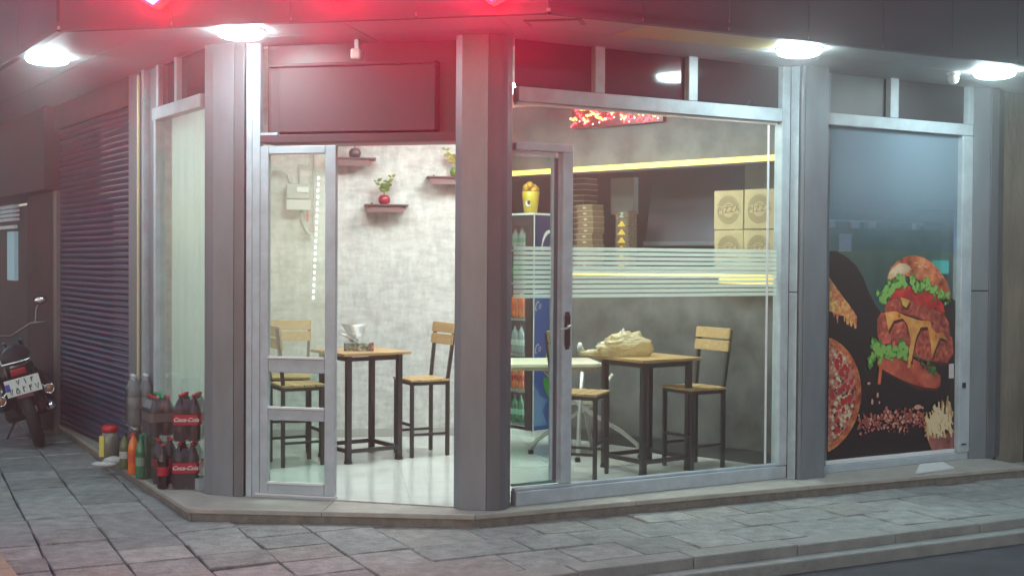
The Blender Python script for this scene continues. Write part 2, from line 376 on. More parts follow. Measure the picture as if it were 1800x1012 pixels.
for (p0, d, n, L, ws, us, reg) in ((A0,sR,nR,7,(.50,.50,.55,.8),[0-1.2,.75,1.95,3.15,4.35,5.55,7],regR), (A0,sD,nD,3.3,(.50,.50,.9),[-1.2,.35,1.35,2.35,3.6],regD), (A1,sL,nL,7,(.5,.5,.9),[-1,.9,2.1,3.3,4.5,7],regL)):
    for bi, a, q in soffit_band(p0, d, n, L, ws, us):
        q = clip_convex(ccw(q), reg)
        if len(q) > 2 and area(q) > .01:
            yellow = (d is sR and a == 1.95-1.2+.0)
            yellow = (d is sR and abs(a-.75) < .01 and bi in (0,))  # the one panel painted with reflected warm light
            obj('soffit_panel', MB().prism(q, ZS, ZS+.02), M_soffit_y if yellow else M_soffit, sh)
obj('soffit_backing', MB().prism([tuple(A0),tuple(A3),tuple(A3+nR*2.4),(3.4,12.5),(-2,12.5),tuple(A2+nL*2),tuple(A2),tuple(A1)], ZS+.022, ZS+.05), M_dark, sh)
# fascia above the soffit: panels with joints
def fascia(p0, d, n, L, step, z1):
    u = 0
    while u < L-.01:
        e = min(L, u+step); k = 0
        for z0, zz in ((ZS-.012, ZS+.88), (ZS+.888, z1)):
            q = [p0+d*(u+.003)-n*.0, p0+d*(e-.003), p0+d*(e-.003)+n*.05, p0+d*(u+.003)+n*.05]
            obj('fascia_panel', MB().prism(ccw([tuple(x) for x in q]), z0, zz), M_fascia, sh)
        u = e
fascia(A0+sR*.012, sR, nR, 6.98, .66, 5.2); fascia(A0+sD*.012, sD, nD, 3.26, .82, 5.2); fascia(A1+sL*.012, sL, nL, 6.9, 1.2, 5.2)
obj('fascia_core', MB().prism([tuple(A0+nR*.2+nD*.02),tuple(A3+nR*.06),tuple(A3+nR*2.4),(-2,12.6),tuple(A2+nL*2),tuple(A2+nL*.06),tuple(A1+nL*.06+nD*.06)], ZS+.055, 5.15), M_dark, sh)
# inner walls
obj('white_wall', fb(FWW, (-1.78,1.24,-.1,0,.1,ZS)), M_paper, sh)
obj('white_wall_base', fb(FWW, (-1.75,1.235,0.001,.012,.1,.175)), mat('pale_base',(.4,.39,.37),.4), sh)
obj('white_wall_return', fb(FWW, (1.14,1.24,-3.9,-.101,.1,ZS)), M_paper, sh)
obj('upper_grey_wall', fb(FW, (-.68,3.2,0,.12,2.60,ZS)), M_grey, sh)
obj('counter_wall', fb(FW, (-.68,1.93,0,.12,.1,1.60)), M_grey, sh)
obj('baseboard', fb(FW, (-.68,1.93,-.014,-.001,.1,.21)), M_base, sh)
obj('kitchen_back_wall', fb(FW, (.30,5.2,1.7,1.8,.1,ZS)), M_kit, sh)
obj('kitchen_side_wall', MB().prism([(2.40,9.93),(2.88,11.85),(2.84,11.87),(2.36,9.95)], .1, ZS), M_kit, sh)
obj('room_ceiling', MB().prism([(-3.6,11.6),(-1.9,8.9),(-.3,8.6),(.1,8.7),(2.6,10.1),(4.7,11.2),(4.0,13.6),(-3.2,13.8)], ZS-.02, ZS+.02), M_ceil, sh)
# interior floor tiles
hull = [(-2.12,9.02),(-1.83,8.75),(-.37,8.38),(.03,8.55),(2.45,9.92),(1.9,13.2),(-4.2,13.2)]
fl = obj('floor', MB().prism(hull, .04, .0955), M_grout); tag(fl, kind='structure')
T = .6; fd = Vector((math.cos(R_(8)),math.sin(R_(8)))); fn = Vector((-fd.y,fd.x)); F0 = Vector((-1.3,8.6))
for i in range(-7,9):
    for j in range(-3,10):
        q = [F0+fd*(a*T)+fn*(b*T) for a,b in ((i+.003,j+.003),(i+.997,j+.003),(i+.997,j+.997),(i+.003,j+.997))]
        q = clip_convex([tuple(x) for x in q], hull)
        if len(q) > 2 and area(q) > .004: obj('floor_tile', MB().prism(q, .08, .100+random.uniform(-.0002,.0002)), M_floor, fl)
# ------------------------------------------------------------------ pillars
def pillar(label, polys, joints=None):
    x, y = polys[0][1][0]
    t = thing('pillar', label, 'pillar', (x,y,.09))
    for name, poly, m, zr in polys:
        for z0, z1 in zr: obj(name, MB().prism(ccw(poly), z0, z1), m, t, bevel=.004)
    return t
FULL = [(.09,ZS-.001)]
def seg(j): return [(.09,j-.004),(j+.004,ZS-.001)]
pillar('grey pillar left of the corner doorway, next to the stacked cola packs', [
    ('cladding', [(-2.185,8.93),(-2.17,8.83),(-2.10,8.785),(-1.945,8.735),(-1.93,8.95),(-2.15,9.1)], M_pillar, FULL),
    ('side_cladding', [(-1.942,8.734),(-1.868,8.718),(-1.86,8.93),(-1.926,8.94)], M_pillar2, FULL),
    ('edge_strip', [(-1.858,8.735),(-1.815,8.728),(-1.815,8.92),(-1.858,8.92)], M_frame, FULL)])
pillar('free standing grey pillar at the building corner right of the open doorway', [
    ('cladding', [(-.385,8.43),(-.383,8.375),(-.34,8.33),(-.163,8.285),(-.163,8.60),(-.385,8.62)], M_pillar, FULL),
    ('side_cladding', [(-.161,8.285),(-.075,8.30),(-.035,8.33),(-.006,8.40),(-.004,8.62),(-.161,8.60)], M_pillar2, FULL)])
pillar('blue grey pillar between the big shop window and the burger window', [
    ('cladding', [tuple(FR.pt(*a,0).xy) for a in ((2.452,.165),(2.684,.165),(2.684,-.12),(2.452,-.12))], M_pillar, FULL),
    ('corner_strip', [tuple(FR.pt(*a,0).xy) for a in ((2.424,.150),(2.448,.160),(2.448,-.12),(2.424,-.12))], M_pillar, FULL),
    ('recess', [tuple(FR.pt(*a,0).xy) for a in ((2.412,.135),(2.4235,.135),(2.4235,-.12),(2.412,-.12))], M_frame_dk, FULL),
    ('return_panel', [tuple(FR.pt(*a,0).xy) for a in ((2.404,.05),(2.404,.138),(2.4115,.138),(2.4115,.05))], M_frame, seg(1.524))])
pillar('grey pillar at the right end of the burger window beside stained concrete', [
    ('light_cladding', [tuple(FR.pt(*a,0).xy) for a in ((4.445,.05),(4.605,.09),(4.605,-.2),(4.445,-.2))], M_pillar, seg(1.521)),
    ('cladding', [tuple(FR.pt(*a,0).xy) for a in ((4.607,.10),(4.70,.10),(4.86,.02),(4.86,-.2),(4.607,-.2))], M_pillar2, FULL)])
w = obj('concrete_wall', fb(FR, (4.862,5.22,-.4,-.02,0,ZS)), M_conc, loc=tuple(FR.pt(4.9,-.1,0))); tag(w, 'stained bare concrete wall strip at the right edge beside the end pillar', 'wall')
w = obj('neighbouring_wall', fb(FR, (5.24,7.6,-.4,.06,0,ZS)), M_frame_dk, loc=tuple(FR.pt(5.3,0,0))); tag(w, 'dark door jamb of the next shop at the far right edge', 'wall')

# ------------------------------------------------------------------ right shop window
sw = thing('shop_window', 'large shop window with frosted stripes and three dark transom panes over it', 'window', tuple(FR.pt(1.2,0,.09)))
obj('sill_rail', fb(FR, (.0,2.40,-.03,.05,.09,.185)), M_frame, sw, bevel=.006)
obj('sill_bead', fb(FR, (.0,2.33,-.02,.025,.186,.205)), M_frame, sw, bevel=.005)
obj('transom_rail', fb(FR, (.0,2.32,-.04,.05,2.825,2.925)), M_frame, sw, bevel=.006)
obj('glazing_bead', fb(FR, (.0,2.30,-.02,.02,2.806,2.824)), mat('bright_bead',(.7,.72,.72),.3), sw)
for a, b in ((.612,.694),(1.425,1.508)): obj('mullion', fb(FR, (a,b,-.04,.05,2.926,ZS-.001)), M_frame, sw, bevel=.005)
obj('jamb', fb(FR, (2.322,2.403,-.04,.05,.19,ZS-.001)), M_frame, sw, bevel=.006)
for a, b in ((.0,.610),(.696,1.423),(1.510,2.320)): obj('transom_pane', fb(FR, (a,b,-.01,.0,2.927,ZS-.002)), M_transom, sw)
obj('window_pane', fb(FR, (.46,2.32,-.006,.002,.206,2.805)), M_glass, sw)
obj('upper_pane', fb(FR, (.0,.459,-.006,.002,2.56,2.805)), M_glass, sw)
obj('pane_joint', fb(FR, (2.215,2.232,.003,.008,.21,2.80)), mat('bright_bead',(.7,.72,.72),.3), sw)
NS = 11
for k in range(NS):
    z0 = 1.497+k*(.360/NS)
    obj('frosted_stripe', fb(FR, (.462,2.318,.0035,.0045,z0,z0+.0245)), M_frost, sw)
gd = thing('glass_door', 'glass door with dark lever handle beside the corner pillar', 'door', tuple(FR.pt(.2,0,.2)))
obj('door_stile', fb(FR, (.372,.457,-.045,.02,.207,2.50)), M_frame, gd, bevel=.006)
obj('door_top_rail', fb(FR, (.0,.457,-.045,.02,2.501,2.557)), M_frame, gd, bevel=.006)
obj('stile_bead', fb(FR, (.318,.350,-.03,-.008,.235,2.46)), M_pillar2, gd)
obj('inner_bead', fb(FR, (.300,.316,-.028,-.004,.235,2.46)), M_frame, gd)
obj('top_bead', fb(FR, (.0,.316,-.028,-.004,2.462,2.478)), M_frame, gd)
obj('stile_fill', fb(FR, (.351,.371,-.035,-.01,.235,2.50)), M_frame, gd)
obj('bottom_bead', fb(FR, (.0,.350,-.028,-.004,.214,.232)), mat('teal_seal',(.12,.22,.20),.4), gd)
obj('door_pane', fb(FR, (.0,.299,-.018,-.012,.233,2.46)), M_door_glass, gd)
for k in range(NS):
    z0 = 1.497+k*(.360/NS)
    obj('frosted_stripe', fb(FR, (.0,.298,-.011,-.010,z0,z0+.0245)), M_frost, gd)
M_hand = mat('dark_bronze', (.035,.025,.022), .4)
hp = MB(); 
for zz0, zz1, ww in ((1.14,1.16,.016),(1.16,1.38,.022),(1.38,1.40,.016)): hp.box(.413-ww,.413+ww,.021,.031,zz0,zz1,fr=FR)
h = obj('handle_plate', hp, M_hand, gd, bevel=.004)
lv = MB().tube([FR.pt(.413,.03,1.305), FR.pt(.413,.07,1.305), FR.pt(.38,.075,1.29), FR.pt(.33,.072,1.28)], .009)
obj('door_lever', lv, M_silver, gd, smooth=True)
lv = MB().tube([FR.pt(.413,-.05,1.305), FR.pt(.413,-.09,1.305), FR.pt(.45,-.095,1.325), FR.pt(.48,-.092,1.335)], .008)
obj('inner_lever', lv, M_silver, gd, smooth=True)

# ------------------------------------------------------------------ burger window
bw = thing('poster_window', 'narrow window with burger and pizza sticker and two dark transom panes', 'window', tuple(FR.pt(3.6,0,.09)))
obj('sill_rail', fb(FR, (2.69,4.44,-.03,.04,.09,.150)), M_frame, bw, bevel=.006)
obj('sill_bead', fb(FR, (2.832,4.30,-.02,.022,.151,.185)), mat('bright_bead',(.7,.72,.72),.3), bw, bevel=.005)
obj('transom_rail', fb(FR, (2.69,4.440,-.04,.05,2.832,2.928)), M_frame, bw, bevel=.006)
obj('mullion', fb(FR, (3.462,3.556,-.04,.05,2.929,ZS-.001)), M_frame, bw, bevel=.005)
obj('upper_jamb', fb(FR, (4.376,4.442,-.04,.05,2.929,ZS-.001)), M_frame, bw, bevel=.005)
obj('jamb', fb(FR, (4.315,4.442,-.04,.05,.151,2.831)), M_frame, bw, bevel=.006)
obj('left_jamb', fb(FR, (2.69,2.862,-.10,.0,.186,ZS-.001)), M_pillar2, bw)
for a, b in ((2.863,3.460),(3.558,4.374)): obj('transom_pane', fb(FR, (a,b,-.01,.0,2.930,ZS-.002)), mat('dark_matt_panel',(.022,.019,.022),.42,nz=.15), bw)
obj('lower_pane', fb(FR, (2.863,4.313,-.006,.0,.186,1.848)), M_glass, bw)
obj('upper_pane', fb(FR, (2.863,4.313,-.006,.0,1.85,2.831)), M_reflect_tint, bw)
obj('keyhole', fb(FR, (4.345,4.385,.051,.056,.70,.745)), M_rub, bw)
obj('drain_slot', fb(FR, (4.345,4.40,.051,.054,.215,.228)), M_rub, bw)
ART = {
 'black_backdrop': [(2.864, 1.845), (2.939, 1.846), (3.056, 1.797), (3.156, 1.73), (3.232, 1.638), (3.297, 1.519), (3.375, 1.407), (3.434, 1.351), (3.575, 1.368), (4.036, 1.433), (4.199, 1.479), (4.303, 1.44), (4.312, 0.187), (2.864, 0.187)],
 'pizza_slice': [(2.866, 1.638), (2.942, 1.557), (3.04, 1.458), (3.114, 1.385), (3.171, 1.321), (3.164, 1.226), (3.142, 1.227), (3.128, 1.286), (3.117, 1.241), (3.098, 1.246), (3.089, 1.295), (3.077, 1.255), (3.055, 1.265), (3.048, 1.323), (3.033, 1.278), (3.023, 1.333), (2.969, 1.333), (2.964, 1.275), (2.954, 1.275), (2.943, 1.352), (2.919, 1.316), (2.907, 1.361), (2.87, 1.371)],
 'bun_crown': [(3.497, 1.587), (3.5, 1.646), (3.545, 1.72), (3.621, 1.776), (3.711, 1.809), (3.815, 1.819), (3.92, 1.801), (4.014, 1.759), (4.109, 1.694), (4.192, 1.608), (4.241, 1.513), (4.238, 1.447), (4.181, 1.476), (4.085, 1.524), (3.951, 1.581), (3.818, 1.628), (3.675, 1.656), (3.573, 1.628)],
 'bun_glaze': [(3.507, 1.61), (3.518, 1.665), (3.565, 1.715), (3.634, 1.753), (3.712, 1.748), (3.764, 1.716), (3.752, 1.674), (3.662, 1.663), (3.572, 1.637)],
 'tomato': [(3.549, 1.518), (3.625, 1.573), (3.702, 1.582), (3.82, 1.544), (3.952, 1.543), (4.073, 1.486), (4.155, 1.41), (4.177, 1.343), (4.022, 1.369), (3.822, 1.427), (3.652, 1.475), (3.525, 1.463)],
 'upper_patty': [(3.475, 1.39), (3.525, 1.458), (3.653, 1.473), (3.822, 1.43), (4.022, 1.372), (4.157, 1.339), (4.226, 1.257), (4.235, 1.161), (4.024, 1.26), (3.824, 1.311), (3.629, 1.355), (3.476, 1.362)],
 'lower_patty': [(3.389, 1.299), (3.432, 1.349), (3.501, 1.353), (3.707, 1.313), (3.891, 1.272), (4.132, 1.23), (4.27, 1.122), (4.286, 0.998), (4.206, 0.915), (3.977, 0.941), (3.713, 1.015), (3.456, 1.078), (3.397, 1.162)],
 'cheese_corner': [(3.646, 1.475), (3.763, 1.447), (3.738, 1.405), (3.719, 1.385), (3.68, 1.406)],
 'cheese': [(3.476, 1.353), (3.603, 1.36), (3.707, 1.322), (3.864, 1.282), (4.004, 1.27), (4.025, 1.213), (4.079, 1.165), (4.133, 1.173), (4.215, 1.109), (4.12, 1.126), (4.055, 1.014), (4.03, 0.958), (4.007, 1.11), (3.971, 1.224), (3.892, 1.221), (3.841, 1.142), (3.804, 1.022), (3.792, 0.948), (3.76, 0.949), (3.779, 1.116), (3.734, 1.247), (3.682, 1.299), (3.579, 1.282), (3.517, 1.196), (3.496, 1.288)],
 'tomato_slice': [(3.404, 1.155), (3.556, 1.147), (3.544, 1.094), (3.43, 1.093)],
 'bun_heel': [(3.394, 0.933), (3.413, 1.0), (3.599, 1.004), (3.818, 0.958), (4.042, 0.881), (4.135, 0.808), (4.129, 0.728), (4.087, 0.705), (3.905, 0.723), (3.684, 0.791), (3.481, 0.877)],
 'sauce_drip': [(3.431, 1.076), (3.464, 1.066), (3.46, 0.921), (3.437, 0.768), (3.404, 0.769), (3.421, 0.923)],
 'cheese_drip': [(3.774, 1.106), (3.822, 1.085), (3.803, 1.007), (3.764, 0.886), (3.737, 0.887), (3.751, 1.009)],
 'fries_cup': [(3.954, 0.335), (4.109, 0.311), (4.302, 0.329), (4.301, 0.187), (4.041, 0.187)],
 'price_tag': [(4.228, 0.904), (4.29, 0.907), (4.292, 0.781), (4.231, 0.784)],
}
def pm(name, c1, c2, sc=14, rough=.35):
    m = mat(name, c1, rough, col2=c2, nscale=sc, nz=.1, thr=(.40,.62)); n = m.node_tree
    r = [x for x in n.nodes if x.type == 'VALTORGB'][0]
    e = r.color_ramp.elements.new(.34); e.color = (*[c*.35 for c in c1], 1); e = r.color_ramp.elements.new(.52); e.color = (*[a*.6+b*.4 for a,b in zip(c1,c2)], 1)
    e = r.color_ramp.elements.new(.72); e.color = (*[min(.85,c*1.35+.03) for c in c2], 1)
    p = n.nodes['Principled BSDF']; vo = n.nodes.new('ShaderNodeTexNoise'); vo.inputs['Scale'].default_value = 3.2; vo.inputs['Detail'].default_value = 2
    tc = [x for x in n.nodes if x.type == 'TEX_COORD'][0]; n.links.new(tc.outputs['Object'], vo.inputs['Vector'])
    mr = n.nodes.new('ShaderNodeMapRange'); mr.inputs['From Min'].default_value = .36; mr.inputs['From Max'].default_value = .62; mr.inputs['To Min'].default_value = .72; mr.inputs['To Max'].default_value = 1.2
    n.links.new(vo.outputs['Fac'], mr.inputs[0]); mx = n.nodes.new('ShaderNodeMix'); mx.data_type = 'RGBA'; mx.blend_type = 'MULTIPLY'; mx.inputs[0].default_value = 1
    n.links.new(r.outputs[0], mx.inputs[6]); n.links.new(mr.outputs[0], mx.inputs[7]); n.links.new(mx.outputs[2], p.inputs['Base Color']); return m
PC_ = {
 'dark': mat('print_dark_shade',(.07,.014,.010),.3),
 'black_backdrop': mat('print_black',(.018,.013,.013),.25),
 'pizza_slice': pm('print_slice',(.45,.07,.04),(.70,.50,.15),22),
 'bun_crown': pm('print_bun',(.50,.09,.03),(.72,.26,.10),10),
 'bun_glaze': pm('print_glaze',(.62,.42,.24),(.74,.56,.38),9),
 'tomato': pm('print_tomato',(.45,.012,.012),(.70,.04,.03),8),
 'upper_patty': pm('print_patty',(.28,.03,.02),(.60,.13,.07),22),
 'lower_patty': pm('print_patty2',(.26,.03,.02),(.65,.15,.08),20),
 'cheese_corner': pm('print_cheese',(.66,.34,.05),(.80,.48,.12),10),
 'cheese': pm('print_cheese2',(.62,.22,.04),(.75,.38,.10),7),
 'tomato_slice': pm('print_tomato2',(.55,.04,.04),(.70,.16,.12),9),
 'bun_heel': pm('print_heel',(.42,.05,.03),(.66,.17,.09),6),
 'sauce_drip': pm('print_drip',(.45,.08,.03),(.60,.18,.06),12),
 'cheese_drip': pm('print_drip2',(.60,.26,.06),(.72,.38,.12),12),
 'fries_cup': pm('print_cup',(.30,.09,.08),(.42,.15,.12),5),
 'price_tag': mat('print_white',(.55,.5,.5),.4)}
st = thing('food_sticker', 'large burger, pizza and fries sticker on the narrow window pane', 'sticker', tuple(FR.pt(3.6,.004,.19)))
lay = 0
for k, (nm, poly) in enumerate(ART.items()):
    n0 = .0012+k*.0004
    if nm == 'bun_heel': n0 = .0012+5.5*.0004
    obj(nm, stencil(FR, poly, n0, n0+.0002), PC_[nm], st)
    if nm in ('bun_crown','tomato','upper_patty','lower_patty','cheese','cheese_corner','bun_heel','tomato_slice'):
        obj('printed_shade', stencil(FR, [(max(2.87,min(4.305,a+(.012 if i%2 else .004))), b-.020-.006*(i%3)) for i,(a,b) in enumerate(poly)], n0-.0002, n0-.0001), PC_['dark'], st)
# ruffled lettuce, dripping and leafy, as many small overlapping blades
def ruffle(name, path, w, n0, m1, m2, k=90, droop=0):
    for mi, m_ in enumerate((m1, m2)):
        mb = MB()
        for i in range(k):
            t = random.random()*(len(path)-1); a = int(t); f = t-a
            u = path[a][0]*(1-f)+path[a+1][0]*f+random.gauss(0,w*.35); z = path[a][1]*(1-f)+path[a+1][1]*f+random.gauss(0,w*.35)-random.random()*droop
            r = w*random.uniform(.18,.42); ph = random.random()*6.28; pts = []
            for j in range(7):
                rr = r*random.uniform(.55,1.15); pts.append((u+rr*math.cos(ph+j*.898), z+rr*1.2*math.sin(ph+j*.898)))
            q = stencil(FR, pts, n0+mi*.0006+i*.000004, n0+mi*.0006+.0002+i*.000004); mb.add(q.v, q.f)
        tag(obj(name, mb, m_, st), kind='stuff')
lg = mat('print_lettuce',(.05,.20,.03),.3); lg2 = mat('print_lettuce_light',(.22,.45,.09),.3)
ruffle('lettuce', [(3.429,1.509),(3.449,1.463),(3.498,1.536),(3.561,1.573),(3.63,1.619),(3.676,1.596)], .062, .0085, lg, lg2, 60, .02)
ruffle('lettuce', [(3.754,1.615),(3.792,1.628),(3.833,1.555),(3.905,1.572),(3.95,1.618),(3.998,1.548),(4.072,1.529),(4.14,1.509),(4.222,1.466)], .05, .0085, lg, lg2, 80, .03)
ruffle('lettuce', [(3.319,.963),(3.349,1.035),(3.366,1.120),(3.405,1.079),(3.431,1.033),(3.506,1.067),(3.571,1.029),(3.622,1.064),(3.678,1.10),(3.719,1.043)], .065, .0085, lg, lg2, 90, .05)
ruffle('lettuce', [(3.85,.98),(4.0,.90),(4.05,.86)], .05, .0085, mat('print_dark_green',(.02,.07,.03),.3), lg, 14, .03)
mb = MB()
for _ in range(70):
    a = random.uniform(.15,2.6); rr = random.uniform(.78,.98); u = 3.86+.35*math.cos(a)*rr+.03; z = 1.50+.30*math.sin(a)*rr-.02
    if z < 1.60 or u < 3.6: continue
    q = stencil(FR, [(u-.008,z),(u,z+.005),(u+.008,z),(u,z-.005)], .0088, .0090); mb.add(q.v, q.f)
tag(obj('sesame_seeds', mb, mat('print_seed',(.72,.50,.34),.4), st), kind='stuff')
# pizza disc on the sticker
def ell(c, ru, rz, a0, a1, k): return [(c[0]+ru*math.cos(a0+(a1-a0)*i/k), c[1]+rz*math.sin(a0+(a1-a0)*i/k)) for i in range(k+1)]
pc = (2.72,.708)
def arcpoly(ru, rz, u_min=2.865):
    pts = [p for p in ell(pc, ru, rz, -1.57, 1.57, 48) if p[0] > u_min]
    return [(u_min, pts[0][1])]+pts+[(u_min, pts[-1][1])]
obj('pizza_crust', stencil(FR, arcpoly(.50,.475), .0090,.0092), pm('print_crust',(.38,.05,.02),(.66,.25,.09),16), st)
obj('pizza_sauce', stencil(FR, arcpoly(.445,.43), .0096,.0098), pm('print_sauce',(.32,.03,.025),(.62,.40,.25),28), st)
for nm, m_, k, r0, r1 in (('ham_bits', mat('print_ham',(.50,.16,.14),.4), 70, .012,.032), ('cheese_bits', mat('print_cream',(.58,.52,.34),.4), 80, .010,.026), ('tomato_bits', mat('print_red',(.42,.02,.02),.4), 36, .02,.036), ('olive_bits', mat('print_olive',(.035,.04,.03),.4), 20, .010,.018)):
    mb = MB()
    for i in range(k):
        for _ in range(20):
            a = random.uniform(-1.5,1.5); q_ = math.sqrt(random.random()); u = pc[0]+.425*q_*math.cos(a); z = pc[1]+.41*q_*math.sin(a)
            if u > 2.90: break
        r = random.uniform(r0,r1); ph = random.random()*6; pts = [(u+r*random.uniform(.6,1.1)*math.cos(ph+j*1.047), z+r*random.uniform(.6,1.1)*math.sin(ph+j*1.047)) for j in range(6)]
        n0 = .0100+('hcto'.index(nm[0])*.0006)+i*.000005
        q = stencil(FR, pts, n0, n0+.0002); mb.add(q.v, q.f)
    tag(obj(nm, mb, m_, st), kind='stuff')
# crumbs and falling bits
for nm, m_, k in (('crumbs', mat('print_crumb',(.45,.13,.09),.4), 150), ('crumbs', mat('print_crumb_dark',(.26,.05,.04),.4), 120), ('crumbs', mat('print_crumb_pale',(.58,.30,.22),.4), 40)):
    mb = MB()
    for i in range(k):
        u = random.uniform(3.19,3.95); z = random.gauss(.46,.038); r = random.uniform(.007,.022); ph = random.random()*6
        pts = [(u+r*random.uniform(.5,1.1)*math.cos(ph+j*1.047), z+r*random.uniform(.5,1.1)*math.sin(ph+j*1.047)) for j in range(6)]
        n0 = .0092+.0005*'tcm'.find(m_.name[-1])*0+i*.000006+(.001 if 'dark' in m_.name else 0)+(.002 if 'pale' in m_.name else 0)
        q = stencil(FR, pts, n0, n0+.0002); mb.add(q.v, q.f)
    tag(obj(nm, mb, m_, st), kind='stuff')
mb = MB()
for u, z, a, b in ((3.30,.78,.02,.01),(3.40,.68,.012,.022),(3.34,.63,.012,.024),(3.86,.56,.045,.02),(3.60,.53,.01,.012),(3.42,.62,.008,.012)):
    q = stencil(FR, ell((u,z),a,b,0,5.8,10), .0120,.0122); mb.add(q.v, q.f)
tag(obj('falling_bits', mb, mat('print_crumb_pale',(.58,.30,.22),.4), st), kind='stuff')
for mi, m_ in enumerate((mat('print_fries_dark',(.42,.24,.10),.4), mat('print_fries',(.60,.42,.20),.4), mat('print_fries_light',(.70,.56,.34),.4))):
    mb = MB()
    for i in range(34):
        u = random.uniform(3.97,4.27); top = .40+.27*max(0,(u-3.93)/.34)**.8*random.uniform(.4,1); a = random.gauss(.25,.45); L = random.uniform(.05,.085)
        z = random.uniform(.34,top); c, s = math.cos(a+1.57), math.sin(a+1.57); wd = .0085
        pts = [(u-c*L-s*wd, z-s*L+c*wd),(u-c*L+s*wd, z-s*L-c*wd),(u+c*L+s*wd, z+s*L-c*wd),(u+c*L-s*wd, z+s*L+c*wd)]
        pts = [(min(4.308,p[0]), p[1]) for p in pts]; n0 = .0125+mi*.0007+i*.00001
        q = stencil(FR, pts, n0, n0+.0003); mb.add(q.v, q.f)
    tag(obj('fries', mb, m_, st), kind='stuff')
# side room behind the burger window
sr = thing('side_room', 'small teal room behind the burger window', 'room', tuple(FR.pt(3.6,-1.2,.1)))
M_teal = mat('teal_wall', (.16,.27,.27), .5, nz=.1)
obj('back_wall', fb(FR, (3.9,4.9,-1.7,-1.6,.1,ZS)), M_teal, sr)
obj('side_wall', MB().prism([(2.50,9.97),(3.02,11.95),(2.90,11.86),(2.42,9.95)], .1, ZS), M_teal, sr)
obj('side_wall', fb(FR, (4.88,4.95,-1.6,-.41,.1,ZS)), M_teal, sr)
obj('room_floor', fb(FR, (2.75,4.88,-1.6,-.05,.05,.1)), M_floor, sr)
gr = thing('glass_partition', 'glass partition with white clips seen above the burger sticker', 'partition', tuple(FR.pt(3.5,-.5,.1)))
obj('partition_pane', fb(FR, (2.95,3.61,-.52,-.51,.1,2.045)), M_door_glass, gr)
obj('partition_pane', fb(FR, (3.63,4.7,-.52,-.51,.1,2.045)), M_door_glass, gr)
obj('top_rail', fb(FR, (2.95,4.70,-.525,-.505,2.105,2.118)), M_white, gr)
for u in (3.30,3.58,3.78,4.36): obj('clip', fb(FR, (u,u+.10,-.54,-.49,2.05,2.104)), M_white, gr, bevel=.005)
o = obj('paper_notice', fb(FR, (3.46,3.60,-.508,-.505,1.85,2.0)), M_white, loc=tuple(FR.pt(3.3,-.5,1.9))); tag(o, 'small white paper stuck on the glass behind the burger window', 'paper')
o = obj('teal_screen', fb(FR, (4.85,4.875,-.75,-.50,1.66,1.78)), emit('teal_glow',(.05,.4,.4),.18), loc=tuple(FR.pt(4.87,-.6,1.7))); tag(o, 'small glowing teal screen in the side room behind the burger', 'screen')

# ------------------------------------------------------------------ corner doorway
dw = thing('doorway_frame', 'corner doorway frame with light left post and stepped bracket', 'doorway', tuple(FD.pt(.7,0,.09)))
obj('left_post', fb(FD, (-.004,.054,-.06,.0,.09,ZS-.001)), M_frame, dw, bevel=.004)
obj('post_bracket', fb(FD, (.055,.182,-.05,-.002,2.556,2.628)), M_frame, dw, bevel=.004)
obj('threshold', fb(FD, (.02,.62,-.05,.012,.092,.108)), M_frame, dw)
bx = thing('shutter_box', 'brown sheet metal shutter housing over the open doorway', 'shutter box', tuple(FD.pt(.7,-.1,2.55)))
obj('lintel', fb(FD, (.055,1.49,-.12,.0,2.556,2.612)), M_box, bx, bevel=.004)
obj('front_panel', fb(FD, (.19,1.315,-.12,-.01,2.628,3.075)), M_box, bx, bevel=.006)
obj('panel_rim', fb(FD, (.12,.185,-.12,-.03,2.628,3.08)), M_box, bx)
obj('top_edge', fb(FD, (.12,1.32,-.12,.01,3.078,3.098)), M_box, bx, bevel=.004)
obj('dark_infill', fb(FD, (.055,1.49,-.30,-.13,2.613,ZS-.001)), M_box2, bx)
obj('bottom_closure', fb(FD, (.055,1.49,-.35,-.121,2.56,2.611)), M_box2, bx)
sn = thing('door_sensor', 'small white sensor with mounting stem above the shutter housing', 'sensor', tuple(FD.pt(.765,0,3.14)))
obj('housing', fb(FD, (.728,.800,-.02,.045,3.112,3.185)), M_white, sn, bevel=.012)
obj('stem', fb(FD, (.75,.778,-.02,.02,3.186,ZS-.002)), M_white, sn)
lf = thing('door_leaf', 'light grey door leaf with four glass panes left of the open doorway', 'door', tuple(FD.pt(.3,0,.12)))
MBt = .045
obj('stile', fb(FD, (.056,.118,-MBt,.0,.12,2.535)), M_frame, lf, bevel=.005)
obj('stile', fb(FD, (.535,.612,-MBt,.0,.12,2.535)), M_frame, lf, bevel=.005)
obj('top_rail', fb(FD, (.119,.534,-MBt,.0,2.480,2.535)), M_frame, lf, bevel=.005)
for z0, z1 in ((.12,.185),(.632,.708),(.966,1.058)): obj('rail', fb(FD, (.119,.534,-MBt,.0,z0,z1)), M_frame, lf, bevel=.005)
for z0, z1 in ((.187,.630),(.710,.964),(1.060,2.478)): obj('pane', fb(FD, (.119,.534,-.026,-.020,z0,z1)), M_door_glass if z0 < 1 else glass('misty_glass',(.93,.98,.95),milk=.10,milkcol=(.6,.68,.62),ior=1.45), lf)
for z in (.187,.710,1.060): obj('glazing_bead', fb(FD, (.119,.534,-.019,.012,z,z+.016)), mat('bright_bead',(.7,.72,.72),.3), lf, bevel=.003)
obj('bottom_strip', fb(FD, (.03,.62,-.03,.016,.1085,.119)), mat('bright_bead',(.7,.72,.72),.3), lf)

